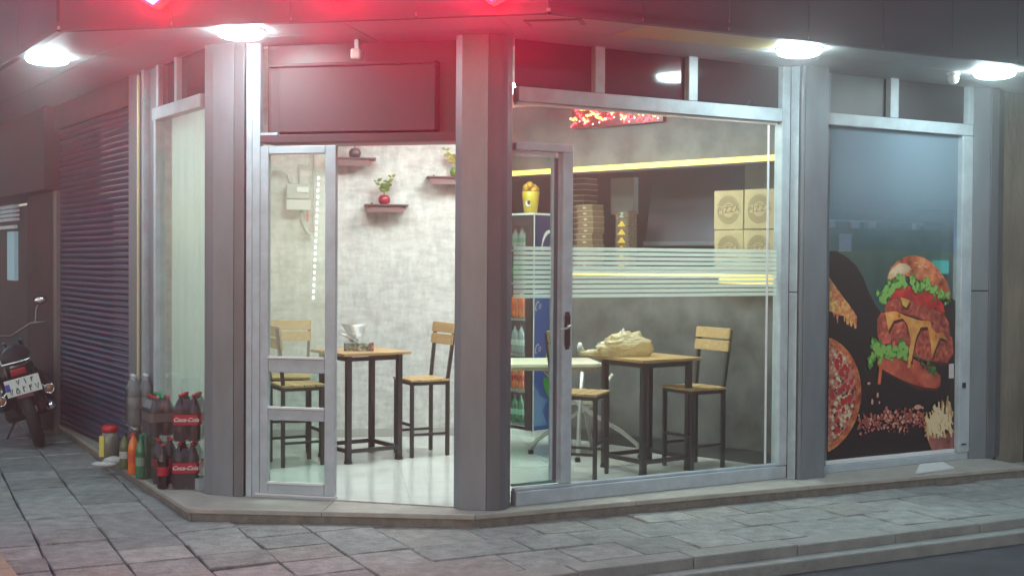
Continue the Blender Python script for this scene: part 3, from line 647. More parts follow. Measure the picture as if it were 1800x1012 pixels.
# ------------------------------------------------------------------ left side front
lw = thing('side_window', 'pale curtained side window behind the bottle packs left of the pillar', 'window', tuple(FL.pt(.6,0,.09)))
obj('transom_rail', fb(FL, (.0,1.12,-.04,.04,2.83,2.925)), M_frame, lw, bevel=.005)
obj('mullion', fb(FL, (.505,.560,-.04,.04,2.926,ZS-.001)), M_frame, lw)
obj('jamb', fb(FL, (1.02,1.075,-.04,.04,.09,2.829)), M_frame, lw, bevel=.004)
obj('upper_jamb', fb(FL, (.955,1.01,-.04,.04,2.926,ZS-.001)), M_frame, lw, bevel=.004)
for a, b in ((.0,.504),(.561,.954)): obj('transom_pane', fb(FL, (a,b,-.01,.0,2.926,ZS-.002)), M_transom, lw)
obj('sill_rail', fb(FL, (.0,1.019,-.04,.04,.09,.17)), M_frame, lw)
obj('window_pane', fb(FL, (.0,1.019,-.006,.0,.171,2.829)), M_glass, lw)
cu = MB(); N = 90; P0 = []
for i in range(N+1):
    u = .02+1.05*i/N; dn = -.10+.0035*math.sin(i*.75)+.006*math.sin(i*.31+1)
    P0 += [FL.pt(u,dn,.14), FL.pt(u,dn,2.95)]
cu.add(P0, [(2*i,2*i+2,2*i+3,2*i+1) for i in range(N)])
cm = glass('curtain_voile',(.75,.82,.78),milk=.9,milkcol=(.60,.70,.66),rough=.9,ior=1.05)
o = obj('curtain', cu, cm, loc=tuple(FL.pt(.5,-.1,2.95)), smooth=True); tag(o, 'pale green white curtain hanging inside the side window', 'curtain')
fx = thing('side_posts', 'narrow light grey cladding posts between side window and rolling shutter', 'posts', tuple(FL.pt(1.4,0,.09)))
obj('post', fb(FL, (1.078,1.25,-.05,.015,.09,ZS-.001)), M_pillar, fx)
obj('post', fb(FL, (1.27,1.33,-.05,.06,.09,ZS-.001)), M_frame, fx)
obj('post', fb(FL, (1.35,1.42,-.05,.03,.09,ZS-.001)), M_pillar2, fx)
obj('post', fb(FL, (1.44,1.72,-.05,.05,.09,ZS-.001)), M_pillar, fx, bevel=.01)
o = obj('conduit', MB().tube([FL.pt(1.30,.09,.1), FL.pt(1.30,.09,1.5), FL.pt(1.30,.09,3.2)], .012), mat('yellowed_pvc',(.5,.45,.25),.5), fx)
rs = thing('rolling_shutter', 'closed corrugated metal rolling shutter left of the side window', 'shutter', tuple(FL.pt(3,0,.09)))
z = .105; sl0 = None
prof = [(0,0),(.014,.010),(.022,.026),(.014,.042),(0,.050)]
while z < 3.0:
    mb = MB(); vs = []
    for u in (1.74,4.20):
        vs += [FL.pt(u,n_,z+zz) for n_,zz in prof]
    k = len(prof); mb.add(vs, [(i,i+1,k+i+1,k+i) for i in range(k-1)])
    if sl0 is None: sl0 = obj('slat', mb, M_shut, rs, smooth=False); z00 = z
    else:
        c = sl0.copy(); COL.objects.link(c); c.parent = rs; c.location = (0,0,z-z00)
    z += .053
obj('bottom_bar', fb(FL, (1.74,4.20,-.02,.02,.09,.104)), M_steel, rs)
obj('shutter_hood', fb(FL, (1.72,4.22,-.2,.06,3.01,ZS-.001)), M_wallb, rs)
obj('guide_rail', fb(FL, (4.205,4.33,-.06,.05,.0,2.42)), mat('pale_rail',(.18,.165,.16),.5), rs)
# neighbour
nb = thing('neighbour_building', 'old brown neighbouring wall with dark signboard left of the shutter', 'building', tuple(FL.pt(5,0,0)))
obj('wall', fb(FL, (4.335,5.62,-.4,.03,0,2.42)), M_wallb, nb)
obj('signboard', fb(FL, (4.24,13.8,-.4,.16,2.43,4.9)), mat('old_signboard',(.022,.014,.017),.6,nz=.2), nb)
obj('recess_wall', fb(FL, (5.62,13.8,-.9,-.5,0,2.42)), M_dark, nb)
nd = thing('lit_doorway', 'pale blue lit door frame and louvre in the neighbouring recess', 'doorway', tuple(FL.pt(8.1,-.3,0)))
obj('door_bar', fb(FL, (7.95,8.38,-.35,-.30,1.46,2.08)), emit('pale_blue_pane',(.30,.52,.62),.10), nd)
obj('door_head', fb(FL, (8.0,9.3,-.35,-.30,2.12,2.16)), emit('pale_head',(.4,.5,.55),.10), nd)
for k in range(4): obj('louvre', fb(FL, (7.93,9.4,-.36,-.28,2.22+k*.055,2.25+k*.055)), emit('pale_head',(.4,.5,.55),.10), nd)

# ------------------------------------------------------------------ soffit lamps and details
def lamp(label, x, y, a=0):
    t = thing('soffit_lamp', label, 'lamp', (x,y,ZS), group='round downlights in the soffit')
    n = 8; r = .155
    ring = MB().lathe([(r+.007,0),(r+.007,-.008),(r+.002,-.010),(r+.002,0)][::-1], 24, (x,y,ZS-.001)); obj('rim', ring, M_silver, t)
    disc = MB().lathe([(.02,-.056),(r*.7,-.053),(r-.015,-.042),(r,-.022),(r,-.002)], 24, (x,y,ZS)); obj('diffuser', disc, M_lamp, t, smooth=True)
lamp('leftmost glowing downlight, over the rolling shutter side', -3.48, 9.38)
lamp('glowing downlight above the grey pillar left of the doorway', -1.79, 8.24)
lamp('glowing downlight near the pillar between the two windows', 2.00, 8.80)
lamp('rightmost glowing downlight, above the burger window end', 3.74, 9.76)
q = [A0+sR*x+nR*y for x,y in ((.02,.22),(.42,.10),(.60,.34),(.2,.42))]
hc = thing('soffit_hatch', 'small rectangular hatch in the soffit near the building corner', 'hatch', (A0.x+.2,A0.y+.3,ZS))
hx, hy = .26, 7.93
hp_ = [(hx-.20,hy-.10),(hx+.16,hy-.16),(hx+.20,hy+.02),(hx-.16,hy+.08)]
obj('frame', MB().prism(ccw(hp_), ZS-.008, ZS-.001), M_pillar2, hc)
obj('lid', MB().prism(ccw([(hx+(x-hx)*.84, hy+(y-hy)*.84) for x,y in hp_]), ZS-.012, ZS-.0085), M_soffit, hc)
sc = thing('security_camera', 'small white dome camera in the soffit beside the rightmost downlight', 'camera', (3.45,9.85,ZS))
obj('mount', MB().lathe([(.05,0),(.05,-.02),(.03,-.03)][::-1], 16, (3.45,9.85,ZS-.001)), M_white, sc)
obj('dome', MB().ball((3.45,9.85,ZS-.05), .045), M_white, sc, smooth=True)
# glowing red sign letters on the fascia over the doorway
sg = thing('neon_sign', 'glowing red letter sign on the dark fascia above the doorway', 'sign', (-1.1,7.8,ZS+.1))
FS = Fr((A1.x,A1.y), -12.5)
def glyph(u, z, w, h, tilt):
    pts = [(0,0),(.30,.10),(.52,.32),(.50,.62),(.30,.80),(.34,1.0),(-.20,1.0),(-.30,.80),(-.55,.66),(-.58,.40),(-.38,.14)]
    c, s = math.cos(tilt), math.sin(tilt)
    return [(u+w*(x*c-y*h/w*s*.3), z+h*y+w*x*s) for x,y in pts]
for u, z, w_, h_, t in ((.74,3.345,.22,.42,.12),(1.93,3.36,.26,.42,-.1),(2.955,3.285,.26,.46,-.05)):
    p = glyph(u, z, w_, h_, t)
    obj('letter_side', stencil(FS, p, .002, .085), M_red, sg)
    cx = sum(a for a,b in p)/len(p); cz = sum(b for a,b in p)/len(p)
    obj('letter_face', stencil(FS, [(cx+(a-cx)*.86, cz+(b-cz)*.90) for a,b in p], .086, .095), M_redhot, sg)

# ------------------------------------------------------------------ room lamps on the ceiling
M_room = emit('ceiling_led', (.90,1,.95), 13.5)
for lab, x, y in (('square ceiling lamp inside over the left bar table', -1.3, 10.0), ('square ceiling lamp inside behind the corner pillar', -.2, 10.6), ('square ceiling lamp inside over the right bar table', .9, 9.9)):
    t = thing('ceiling_lamp', lab, 'lamp', (x,y,ZS-.02), group='square lamps on the room ceiling')
    obj('frame', MB().box(x-.32,x+.32,y-.32,y+.32,ZS-.045,ZS-.021), M_white, t); obj('diffuser', MB().box(x-.30,x+.30,y-.30,y+.30,ZS-.055,ZS-.046), M_room, t)
t = thing('kitchen_lamp', 'small ceiling lamp inside the kitchen behind the counter', 'lamp', tuple(FW.pt(1.4,.8,ZS-.03)))
obj('diffuser', fb(FW, (1.25,1.55,.7,1.0,ZS-.06,ZS-.03)), emit('kitchen_led',(1,.92,.85),3), t)
t = thing('side_room_lamp', 'ceiling lamp in the side room behind the burger window', 'lamp', tuple(FR.pt(3.6,-.9,ZS-.03)))
obj('diffuser', fb(FR, (3.0,4.1,-1.1,-.7,ZS-.06,ZS-.03)), emit('side_led',(.75,.93,1),9), t)

# cove shelf and counter
cs = thing('light_cove', 'warm glowing ledge running along the grey inner wall above the kitchen opening', 'ledge', tuple(FW.pt(1,0,2.58)))
obj('ledge', fb(FW, (-.68,3.2,-.09,-.001,2.548,2.565)), M_kit, cs)
obj('light_strip', fb(FW, (-.68,3.2,-.085,-.055,2.566,2.612)), M_cove, cs)
ct = thing('counter', 'kitchen counter slab with a warm light strip under its edge', 'counter', tuple(FW.pt(1,0,1.62)))
obj('slab', fb(FW, (-.68,1.95,-.10,.50,1.652,1.69)), mat('counter_stone',(.30,.29,.28),.3), ct)
obj('light_strip', fb(FW, (-.68,1.93,-.095,-.070,1.628,1.650)), emit('warm_strip_under',(1,.60,.13),1.3), ct)
obj('light_strip_end', fb(FW, (-.66,.10,-.099,-.0965,1.575,1.626)), emit('warm_glow_end',(1,.62,.13),.42), ct)  # glowing strip added to imitate the amber wash at this end
# kitchen contents
o = obj('grey_cabinet', fb(FW, (1.52,1.80,.55,.62,2.20,2.545)), mat('grey_laminate',(.22,.24,.24),.5,nz=.05), loc=tuple(FW.pt(1.2,.6,2.3))); tag(o, 'grey hanging cabinet above the boxes printed with yellow triangles', 'cabinet')
o = obj('wall_cabinet', fb(FW, (-.25,.22,.45,.75,2.10,2.60)), mat('grey_laminate',(.22,.24,.24),.5,nz=.05), loc=tuple(FW.pt(0,.6,2.3))); tag(o, 'grey wall cabinet behind the upright cardboard pizza boxes', 'cabinet')
hd = thing('extractor_hood', 'dark blue grey extractor hood in the kitchen opening', 'hood', tuple(FW.pt(.7,.8,2)))
M_hood = mat('hood_metal', (.085,.08,.105), .35, metal=.4, nz=.2, nscale=1.2)
hb = MB(); 
P = [FW.pt(*a) for a in ((.26,.60,1.93),(1.42,.60,1.93),(1.42,.72,2.62),(.26,.72,2.62),(.26,1.2,1.93),(1.42,1.2,1.93),(1.42,1.2,2.62),(.26,1.2,2.62))]
hb.add(P, [(0,1,2,3),(7,6,5,4),(0,4,5,1),(1,5,6,2),(2,6,7,3),(3,7,4,0)]); obj('canopy', hb, M_hood, hd, bevel=.01)
obj('front_lip', fb(FW, (.25,1.43,.585,.599,1.90,1.94)), mat('lip_metal',(.25,.27,.30),.3,metal=.5), hd)
o = obj('steel_tube_post', MB().tube([FW.pt(.33,.50,1.69), FW.pt(.33,.50,2.16)], .018), M_silver, loc=tuple(FW.pt(.33,.5,1.69)), smooth=True); tag(o, 'bright steel tube standing on the counter left of the pizza boxes', 'tube')
M_card = mat('cardboard', (.46,.36,.20), .75, nz=.10, nscale=9); M_ink = mat('brown_ink', (.19,.14,.07), .8); M_card2 = mat('cardboard_edge', (.33,.24,.13), .8, nz=.15, nscale=20)
def up_box(u, z, lab):
    t = thing('pizza_box', lab, 'box', tuple(FW.pt(u,.02,z)), group='upright pizza boxes on the counter')
    W2 = .288; H2 = .325
    for i in range(4):
        obj('cardboard_sheet', fb(FW, (u+.002*i,u+W2-.003*i,.030+i*.03,.054+i*.03,z,z+H2-.004*i)), M_card if i == 0 else M_card2, t, bevel=.003)
    cu_, cz = u+W2/2, z+H2/2
    def ring(ro, ri, k=36, n0=.0285):
        mb = MB(); v = []
        for j in range(k): a = j*6.2832/k; v += [FW.pt(cu_+ro*math.cos(a), n0, cz+ro*1.05*math.sin(a)), FW.pt(cu_+ri*math.cos(a), n0, cz+ri*1.05*math.sin(a))]
        return mb.add(v, [(2*j,(2*j+2)%(2*k),(2*j+3)%(2*k),2*j+1) for j in range(k)])
    r = ring(.112,.106); b_ = ring(.102,.066,n0=.0283); obj('print_ring', r, M_ink, t); obj('print_band', b_, mat('pale_brown_ink',(.30,.225,.12),.8), t)
    r = ring(.064,.060); obj('print_ring', r, M_ink, t)
    p = FW.pt(cu_, .027, cz); X = -Vector((FW.d.x,FW.d.y,0)); Z = Vector((0,0,1)); Y = -Vector((FW.n.x,FW.n.y,0))
    Mx = Matrix(((X.x,Z.x,Y.x,0),(X.y,Z.y,Y.y,0),(X.z,Z.z,Y.z,0),(0,0,0,1)))
    o1 = obj('print_label', fb(FW, (cu_-.108,cu_+.108,.0272,.0278,cz-.030,cz+.030)), M_card, t)
    org = base(t)
    text_mesh('lettering', 'PIZZA', .072, Matrix.Translation(p-org)@Mx@Matrix.Rotation(.08,4,'Z'), M_ink, t, shear=.1, offset=.0012, spacing=1.15)
    obj('print_bar', fb(FW, (cu_-.025,cu_+.025,.0276,.0281,cz+.040,cz+.047)), M_ink, t)
zb = 1.692
up_box(-.05,zb,'bottom left of the four upright pizza boxes'); up_box(-.342,zb,'bottom right of the four upright pizza boxes')
up_box(-.045,zb+.332,'top left of the four upright pizza boxes'); up_box(-.345,zb+.334,'top right of the four upright pizza boxes')
# flat stacks of pizza boxes
ORD = ['lowest ','second lowest ']+['%s from the bottom, ' % w for w in 'third fourth fifth sixth seventh eighth ninth tenth eleventh twelfth thirteenth fourteenth fifteenth sixteenth'.split()]
def stack(u, n, cnt, w, d, mats, labf, h=.054, z0=1.692, tabs=False, grp='flat pizza boxes stacked in the kitchen'):
    for k in range(cnt):
        z = z0+k*h; du = random.uniform(-.01,.01)
        t = thing('flat_pizza_box', '%s%s' % (ORD[k] if k < cnt-1 else 'topmost ', labf), 'box', tuple(FW.pt(u,n,z)), group=grp)
        obj('body', fb(FW, (u+du,u+du+w,n,n+d,z,z+h-.010)), mats[k % len(mats)], t, bevel=.002)
        obj('lid_lip', fb(FW, (u+du-.005,u+du+w+.005,n-.004,n+d,z+h-.0098,z+h-.0015)), M_card, t)
        if tabs: obj('front_tab', fb(FW, (u+du+w*.38,u+du+w*.58,n-.009,n-.0045,z+.014,z+.032)), mat('pale_card',(.62,.52,.36),.7), t)
M_boxr = mat('brown_box_side', (.10,.045,.035), .8, nz=.2, nscale=15); M_boxt = mat('tan_box_side', (.24,.16,.09), .8, nz=.2, nscale=15)
stack(1.77,.25,11,.19,.16,[M_boxt,M_boxt],'tan flat pizza box with pale tab in the middle kitchen stack', tabs=True)
stack(2.03,.42,16,.24,.2,[M_boxr],'brown flat pizza box in the tallest, leftmost kitchen stack', grp='brown boxes in the leftmost stack')
M_pr = pm('dark_print_side',(.05,.045,.04),(.30,.20,.12),60)
for k in range(7):
    z = 1.692+k*.075; t = thing('printed_box', ORD[k]+'dark printed box with yellow triangle under the grey cabinet' if k < 6 else 'topmost dark printed box with a green letter under the grey cabinet', 'box', tuple(FW.pt(1.10,.22,z)), group='dark printed boxes under the grey cabinet')
    obj('body', fb(FW, (1.33,1.48,.24,.36,z,z+.072)), M_pr, t)
    if k < 6: obj('yellow_print', MB().add([FW.pt(1.36,.238,z+.006),FW.pt(1.46,.238,z+.006),FW.pt(1.41,.238,z+.060)],[(0,1,2)]), mat('print_yellow',(.75,.50,.05),.5), t)
    else: text_mesh('lettering','Z',.06,Matrix.Translation(FW.pt(1.41,.236,z+.036)-base(t))@Matrix(((-FW.d.x,0,-FW.n.x,0),(-FW.d.y,0,-FW.n.y,0),(0,1,0,0),(0,0,0,1))),mat('print_green',(.5,.62,.5),.5),t,offset=.002)
# illuminated menu sign high on the grey wall
ms = thing('led_sign', 'glowing red and orange lettered sign high on the grey wall behind the big window', 'sign', tuple(FW.pt(1.2,-.03,3.0)))
obj('sign_panel', fb(FW, (.73,1.77,-.05,-.001,2.965,3.24)), mat('sign_maroon',(.14,.012,.02),.3), ms)
for nm, m_, k, zr in (('orange_letters', emit('sign_orange',(1,.34,.06),4.5), 26, (3.03,3.2)), ('red_letters', emit('sign_red',(1,.03,.05),3.5), 30, (2.99,3.2)), ('pink_dots', emit('sign_pink',(1,.45,.45),2.5), 12, (2.98,3.05))):
    mb = MB()
    for i in range(k):
        u = .78+.95*(i+random.random()*.6)/k; z = random.uniform(*zr)
        if nm[0] == 'p': q = stencil(FW, ell((u,z),.008,.008,0,5.5,8), -.0525-i*.00002, -.0515-i*.00002)
        else:
            u0 = u; pts = [(u0,z),(u0+random.uniform(.01,.03),z+random.uniform(-.03,.03)),(u0+random.uniform(.03,.055),z+random.uniform(-.02,.02)),(u0+random.uniform(.05,.08),z+random.uniform(-.03,.03))]
            mb.tube([FW.pt(a,-.058-('r'==nm[0])*.006,b) for a,b in pts], .0085 if nm[0]=='o' else .006, 6); continue
        mb.add(q.v, q.f)
    tag(obj(nm, mb, m_, ms), kind='stuff')

# ------------------------------------------------------------------ wall shelves with plants on the white wall
def shelf(label, u0, u1, z, ulip):
    t = thing('wall_shelf', label, 'shelf', tuple(FWW.pt(u0,0,z)), group='small brown shelves on the white wall')
    obj('board', fb(FWW, (u0,u1,.001,.20,z-.014,z)), mat('shelf_dark',(.09,.07,.065),.4), t)
    obj('front_apron', fb(FWW, (u0+.02,ulip,.165,.18,z-.075,z-.015)), mat('shelf_brown',(.16,.105,.10),.5), t)
    obj('bolt', fb(FWW, (u0+.06,u0+.075,.05,.065,z+.001,z+.02)), M_rub, t)
M_leaf = mat('leaf_green', (.16,.24,.04), .4, nz=.3); M_leaf2 = mat('leaf_yellow', (.35,.33,.07), .4, nz=.2); M_leaf3 = mat('dry_leaf', (.35,.26,.20), .5, nz=.2)
def plant(label, u, z, potm, leafm, h, k, sd, dirs=None, r=.058):
    rnd = random.Random(sd); p = FWW.pt(u,.11,z+.001); t = thing('potted_plant', label, 'plant', tuple(p))
    x, y, zz = p
    obj('pot', MB().lathe([(r*.5,0),(r*.85,.012),(r,.035),(r*.96,.06),(r*.7,.082),(r*.45,.088)], 18, (x,y,zz)), potm, t, smooth=True)
    for i in range(k):
        a = rnd.uniform(-1.1,1.1)*.9 if dirs is None else dirs[i % len(dirs)]
        L = h*rnd.uniform(.45,1); pts = [Vector((x,y,zz+.08))]
        for j in range(1,5):
            f = j/4; pts.append(Vector((x+math.sin(a)*L*f*f*.9, y+rnd.uniform(-.02,.02)-.02*f, zz+.08+L*f*math.cos(a*.7))))
        obj('stem', MB().tube(pts, .0035, 5), leafm, t)
        for j in (2,3,4):
            for sgn in (-1,1):
                b = pts[j]; dx = Vector((sgn*rnd.uniform(.5,1), rnd.uniform(-.5,.2), rnd.uniform(-.2,.7))).normalized(); ll = rnd.uniform(.035,.06); wv = dx.cross(Vector((0,1,.3))).normalized()*ll*.28
                obj('leaf', MB().add([b, b+dx*ll*.35+wv, b+dx*ll*.75+wv*.7, b+dx*ll, b+dx*ll*.75-wv*.7, b+dx*ll*.35-wv, b+dx*ll*.5+Vector((0,-.008,0))], [(0,1,6),(1,2,6),(2,3,6),(3,4,6),(4,5,6),(5,0,6)]), leafm, t)
shelf('upper left brown wall shelf, partly behind the door leaf', -.10,.355,2.685,.30)
shelf('middle brown wall shelf holding the crimson pot', .255,.655,2.262,.61)
shelf('right brown wall shelf holding the green pot near the pillar', .83,1.235,2.528,1.22)
plant('green leafed plant in a crimson pot on the middle shelf', .435,2.262, mat('crimson_pot',(.30,.012,.035),.15,coat=.6), M_leaf, .19, 6, 3)
plant('dry twig plant in a dark grey pot on the upper left shelf', .165,2.685, mat('grey_pot',(.07,.07,.075),.2,coat=.6), M_leaf3, .19, 5, 5)
plant('yellow green plant in a green glass pot on the right shelf', 1.10,2.528, mat('green_pot',(.10,.22,.03),.12,coat=.6), M_leaf2, .22, 6, 8, dirs=[-.9,-.6,-.2,.2,-.4,.5])
# gas meter and pipe on the white wall, seen through the door leaf
gm = thing('gas_meter', 'wall mounted grey white meter with pipes seen through the door leaf', 'meter', tuple(FWW.pt(-.4,0,2.3)))
M_mt = mat('meter_grey', (.40,.41,.39), .4)
obj('body', fb(FWW, (-.455,-.245,.03,.14,2.30,2.44)), M_mt, gm, bevel=.01)
obj('counter_face', fb(FWW, (-.36,-.255,.141,.15,2.36,2.41)), M_white, gm)
obj('lower_body', fb(FWW, (-.46,-.24,.03,.13,2.20,2.295)), mat('meter_light',(.55,.56,.53),.4), gm, bevel=.01)
obj('pipe', MB().tube([FWW.pt(-.58,.06,2.55),FWW.pt(-.5,.06,2.56),FWW.pt(-.44,.06,2.52),FWW.pt(-.42,.06,2.44)], .016), M_mt, gm, smooth=True)
obj('pipe', MB().tube([FWW.pt(-.32,.06,2.20),FWW.pt(-.31,.06,2.08),FWW.pt(-.27,.06,2.0),FWW.pt(-.22,.06,1.97)], .016), M_mt, gm, smooth=True)
obj('pipe', MB().tube([FWW.pt(-.34,.06,2.44),FWW.pt(-.34,.06,2.62),FWW.pt(-.26,.06,2.63)], .010), M_mt, gm, smooth=True)
obj('red_tag', fb(FWW, (-.275,-.255,.10,.11,2.10,2.19)), mat('red_tag',(.5,.04,.03),.5), gm)
obj('riser_pipe', MB().tube([FWW.pt(-.205,.03,2.0),FWW.pt(-.205,.03,2.75)], .012), M_mt, gm)
ls = thing('led_light_string', 'dashed white vertical reflection of a light string, built on the white wall behind the door leaf', 'light string', tuple(FWW.pt(-.2,.06,2)))  # glowing dashes built to imitate a mirrored light string
for k in range(20):
    f = k/19; u = -.165-.045*f; z = 2.50-1.10*f
    obj('light_dash', fb(FWW, (u-.008,u+.008,.065,.075,z-.014,z+.014)), emit('dash_white',(.9,.97,1),1.4), ls)
obj('backing_cord', MB().bar(FWW.pt(-.163,.055,2.55), FWW.pt(-.213,.055,1.37), .006), M_mt, ls)

# ------------------------------------------------------------------ furniture
def make_table():
    t = thing('bar_table', '', 'table', group='square wooden bar tables')
    a = .235
    for sx, sy in ((1,1),(1,-1),(-1,-1),(-1,1)):
        l = obj('leg', MB().box(sx*a-.022,sx*a+.022,sy*a-.022,sy*a+.022,.03,.872), M_steel, t, local=True, bevel=.003)
        obj('foot', MB().lathe([(.036,0),(.034,.012),(.024,.05)], 12, (sx*a,sy*a,0)), M_rub, l, local=True)
    for s in (1,-1):
        for z in (.10,.845):
            obj('rail', MB().box(-a+.0225,a-.0225,s*a-.014,s*a+.014,z-.016,z+.016), M_steel, t, local=True)
            obj('rail', MB().box(s*a-.014,s*a+.014,-a+.0225,a-.0225,z-.016,z+.016), M_steel, t, local=True)
    obj('tabletop', MB().box(-.31,.31,-.31,.31,.874,.898), M_wood2, t, local=True, bevel=.004)
    return t
def make_chair():
    t = thing('bar_stool', '', 'chair', group='wooden slat bar stools')
    a, b = .165, .165; H = .63
    for s in (1,-1):
        obj('leg', MB().bar((a,s*b,0),(a,s*b,H), .028), M_steel, t, local=True)
        p = MB().bar((-a,s*b,0),(-a,s*b,H+.02), .028).bar((-a,s*b,H+.015),(-a-.055,s*b*1.12,1.105), .026); obj('rear_leg', p, M_steel, t, local=True)
        obj('stretcher', MB().bar((-a+.015,s*b,.19),(a-.015,s*b,.19), .02), M_steel, t, local=True)
        obj('seat_rail', MB().bar((-a+.015,s*b,H-.014),(a-.015,s*b,H-.014), .026), M_steel, t, local=True)
    obj('stretcher', MB().bar((a,-b+.015,.27),(a,b-.015,.27), .022), M_steel, t, local=True)
    for x in (a,-a): obj('seat_rail', MB().bar((x,-b+.015,H-.012),(x,b-.015,H-.012), .024), M_steel, t, local=True)
    for k in range(4):
        x0 = -a-.015+k*.0935; obj('seat_slat', MB().box(x0,x0+.085,-.19,.19,H+.002,H+.022), M_wood, t, local=True, bevel=.004)
    for z, dx in ((.935,-.036),(1.035,-.048)):
        xx = -a+dx
        mb = MB(); P = [(xx+.008,-.20,z),(xx+.008,.20,z),(xx-.012+.008,.20,z+.085),(xx-.012+.008,-.20,z+.085)]; Q = [(x+.02,y,zz) for x,y,zz in P]
        mb.add(P+Q, [(0,1,2,3),(7,6,5,4),(0,4,5,1),(1,5,6,2),(2,6,7,3),(3,7,4,0)])
        obj('back_slat', mb, M_wood, t, local=True, bevel=.003)
    return t
tb = make_table(); tb.location = (-1.26,10.43,.1); tb.rotation_euler = (0,0,R_(35)); tb['label'] = 'bar table in the doorway view with the tissue box on it'
copy_tree(tb, None, (1.08,9.98,.1), (0,0,R_(35)), 'bar table behind the big window with the plastic bag on it')
ch = make_chair(); ch.location = (-.765,10.66,.1); ch.rotation_euler = (0,0,R_(209)); ch['label'] = 'bar stool right of the tissue box table, next to the corner pillar'
copy_tree(ch, None, (-1.74,10.12,.1), (0,0,R_(28)), 'front bar stool behind the door leaf, seen edge on')
copy_tree(ch, None, (-1.93,10.80,.1), (0,0,R_(-80)), 'rear bar stool behind the door leaf with its wide backrest facing out')
copy_tree(ch, None, (1.475,10.085,.1), (0,0,R_(213)), 'bar stool right of the plastic bag table before the grey wall')
copy_tree(ch, None, (.535,9.62,.1), (0,0,R_(-20)), 'bar stool partly hidden by the glass door stile')
# folding table
ft = thing('folding_table', 'ivory folding table with silver tube legs behind the glass door', 'table', (.40,10.75,.1))
x0, y0 = .36, 10.78
def rp(pts, c, deg):
    a = R_(deg); return [(c[0]+x*math.cos(a)-y*math.sin(a), c[1]+x*math.sin(a)+y*math.cos(a)) for x,y in pts]
obj('tabletop', MB().prism(rp([(-.52,-.36),(.30,-.36),(.37,-.29),(.37,.30),(-.52,.30)],(x0,y0),8), .865, .895), M_ivory, ft, bevel=.006)
obj('apron', MB().prism(rp([(-.48,-.32),(.30,-.32),(.33,-.29),(.33,.28),(-.48,.28)],(x0,y0),8), .835, .864), mat('ivory_apron',(.45,.40,.28),.5), ft)
def legp(*p): obj('leg', MB().tube(p, .018, 8), M_silver, ft, smooth=True)
legp((.59,10.42,.83),(.57,10.37,.5),(.55,10.28,.13)); legp((.60,10.55,.83),(.63,10.75,.5),(.71,10.93,.13))
legp((.86,10.6,.80),(.70,10.58,.55),(.40,10.62,.36),(.22,10.68,.22),(.17,10.70,.13))
legp((.28,10.55,.83),(.60,10.5,.52),(.92,10.5,.33),(1.06,10.49,.22),(1.09,10.49,.13))
obj('cross_bar', MB().bar((.35,10.5,.56),(.68,10.56,.56), .03), M_ivory, ft)
for x,y in ((.55,10.28),(.71,10.93),(.17,10.70),(1.09,10.49)): obj('foot_cap', MB().lathe([(.023,0),(.023,.035)],10,(x,y,.1)), M_rub, ft)
# tissue box
tx = thing('tissue_box', 'patterned tissue box with white tissue sticking out on the left bar table', 'tissue box', (-1.27,10.36,1.0), (0,0,R_(8)))
obj('box', MB().box(-.12,.105,-.055,.055,0,.066), pm('tissue_pattern',(.04,.05,.05),(.55,.58,.50),45), tx, local=True, bevel=.003)
obj('end_label', MB().box(.106,.125,-.055,.055,0,.066), mat('tissue_red',(.35,.05,.04),.5), tx, local=True)
obj('end_dot', MB().box(.109,.122,-.0565,-.0555,.018,.046), mat('tissue_pink',(.6,.35,.3),.5), tx, local=True)
def crumple(w, h, seed, n=9, fold=.02):
    rnd = random.Random(seed); vs = []; 
    for i in range(n+1):
        for j in range(n+1):
            u, v = i/n-.5, j/n; vs.append((u*w*(.25+v*.9)+rnd.uniform(-1,1)*fold*.4, math.sin(u*9+v*4+seed)*fold*(.3+v)+rnd.uniform(-1,1)*fold*.4, v*h*(1-.35*abs(u)*math.cos(seed))+rnd.uniform(-1,1)*fold*.2))
    return MB().add(vs, [(i*(n+1)+j,(i+1)*(n+1)+j,(i+1)*(n+1)+j+1,i*(n+1)+j+1) for i in range(n) for j in range(n)])
M_tis = mat('tissue_white', (.8,.82,.82), .7)
obj('tissue', MB().add([(x-.035,y,z+.062) for x,y,z in crumple(.20,.15,2).v], crumple(.20,.15,2).f), M_tis, tx, local=True, smooth=True)
obj('tissue', MB().add([(x+.0-z*.7,y-.01,z*.55+.062) for x,y,z in crumple(.12,.14,4).v], crumple(.12,.14,4).f), M_tis, tx, local=True, smooth=True)
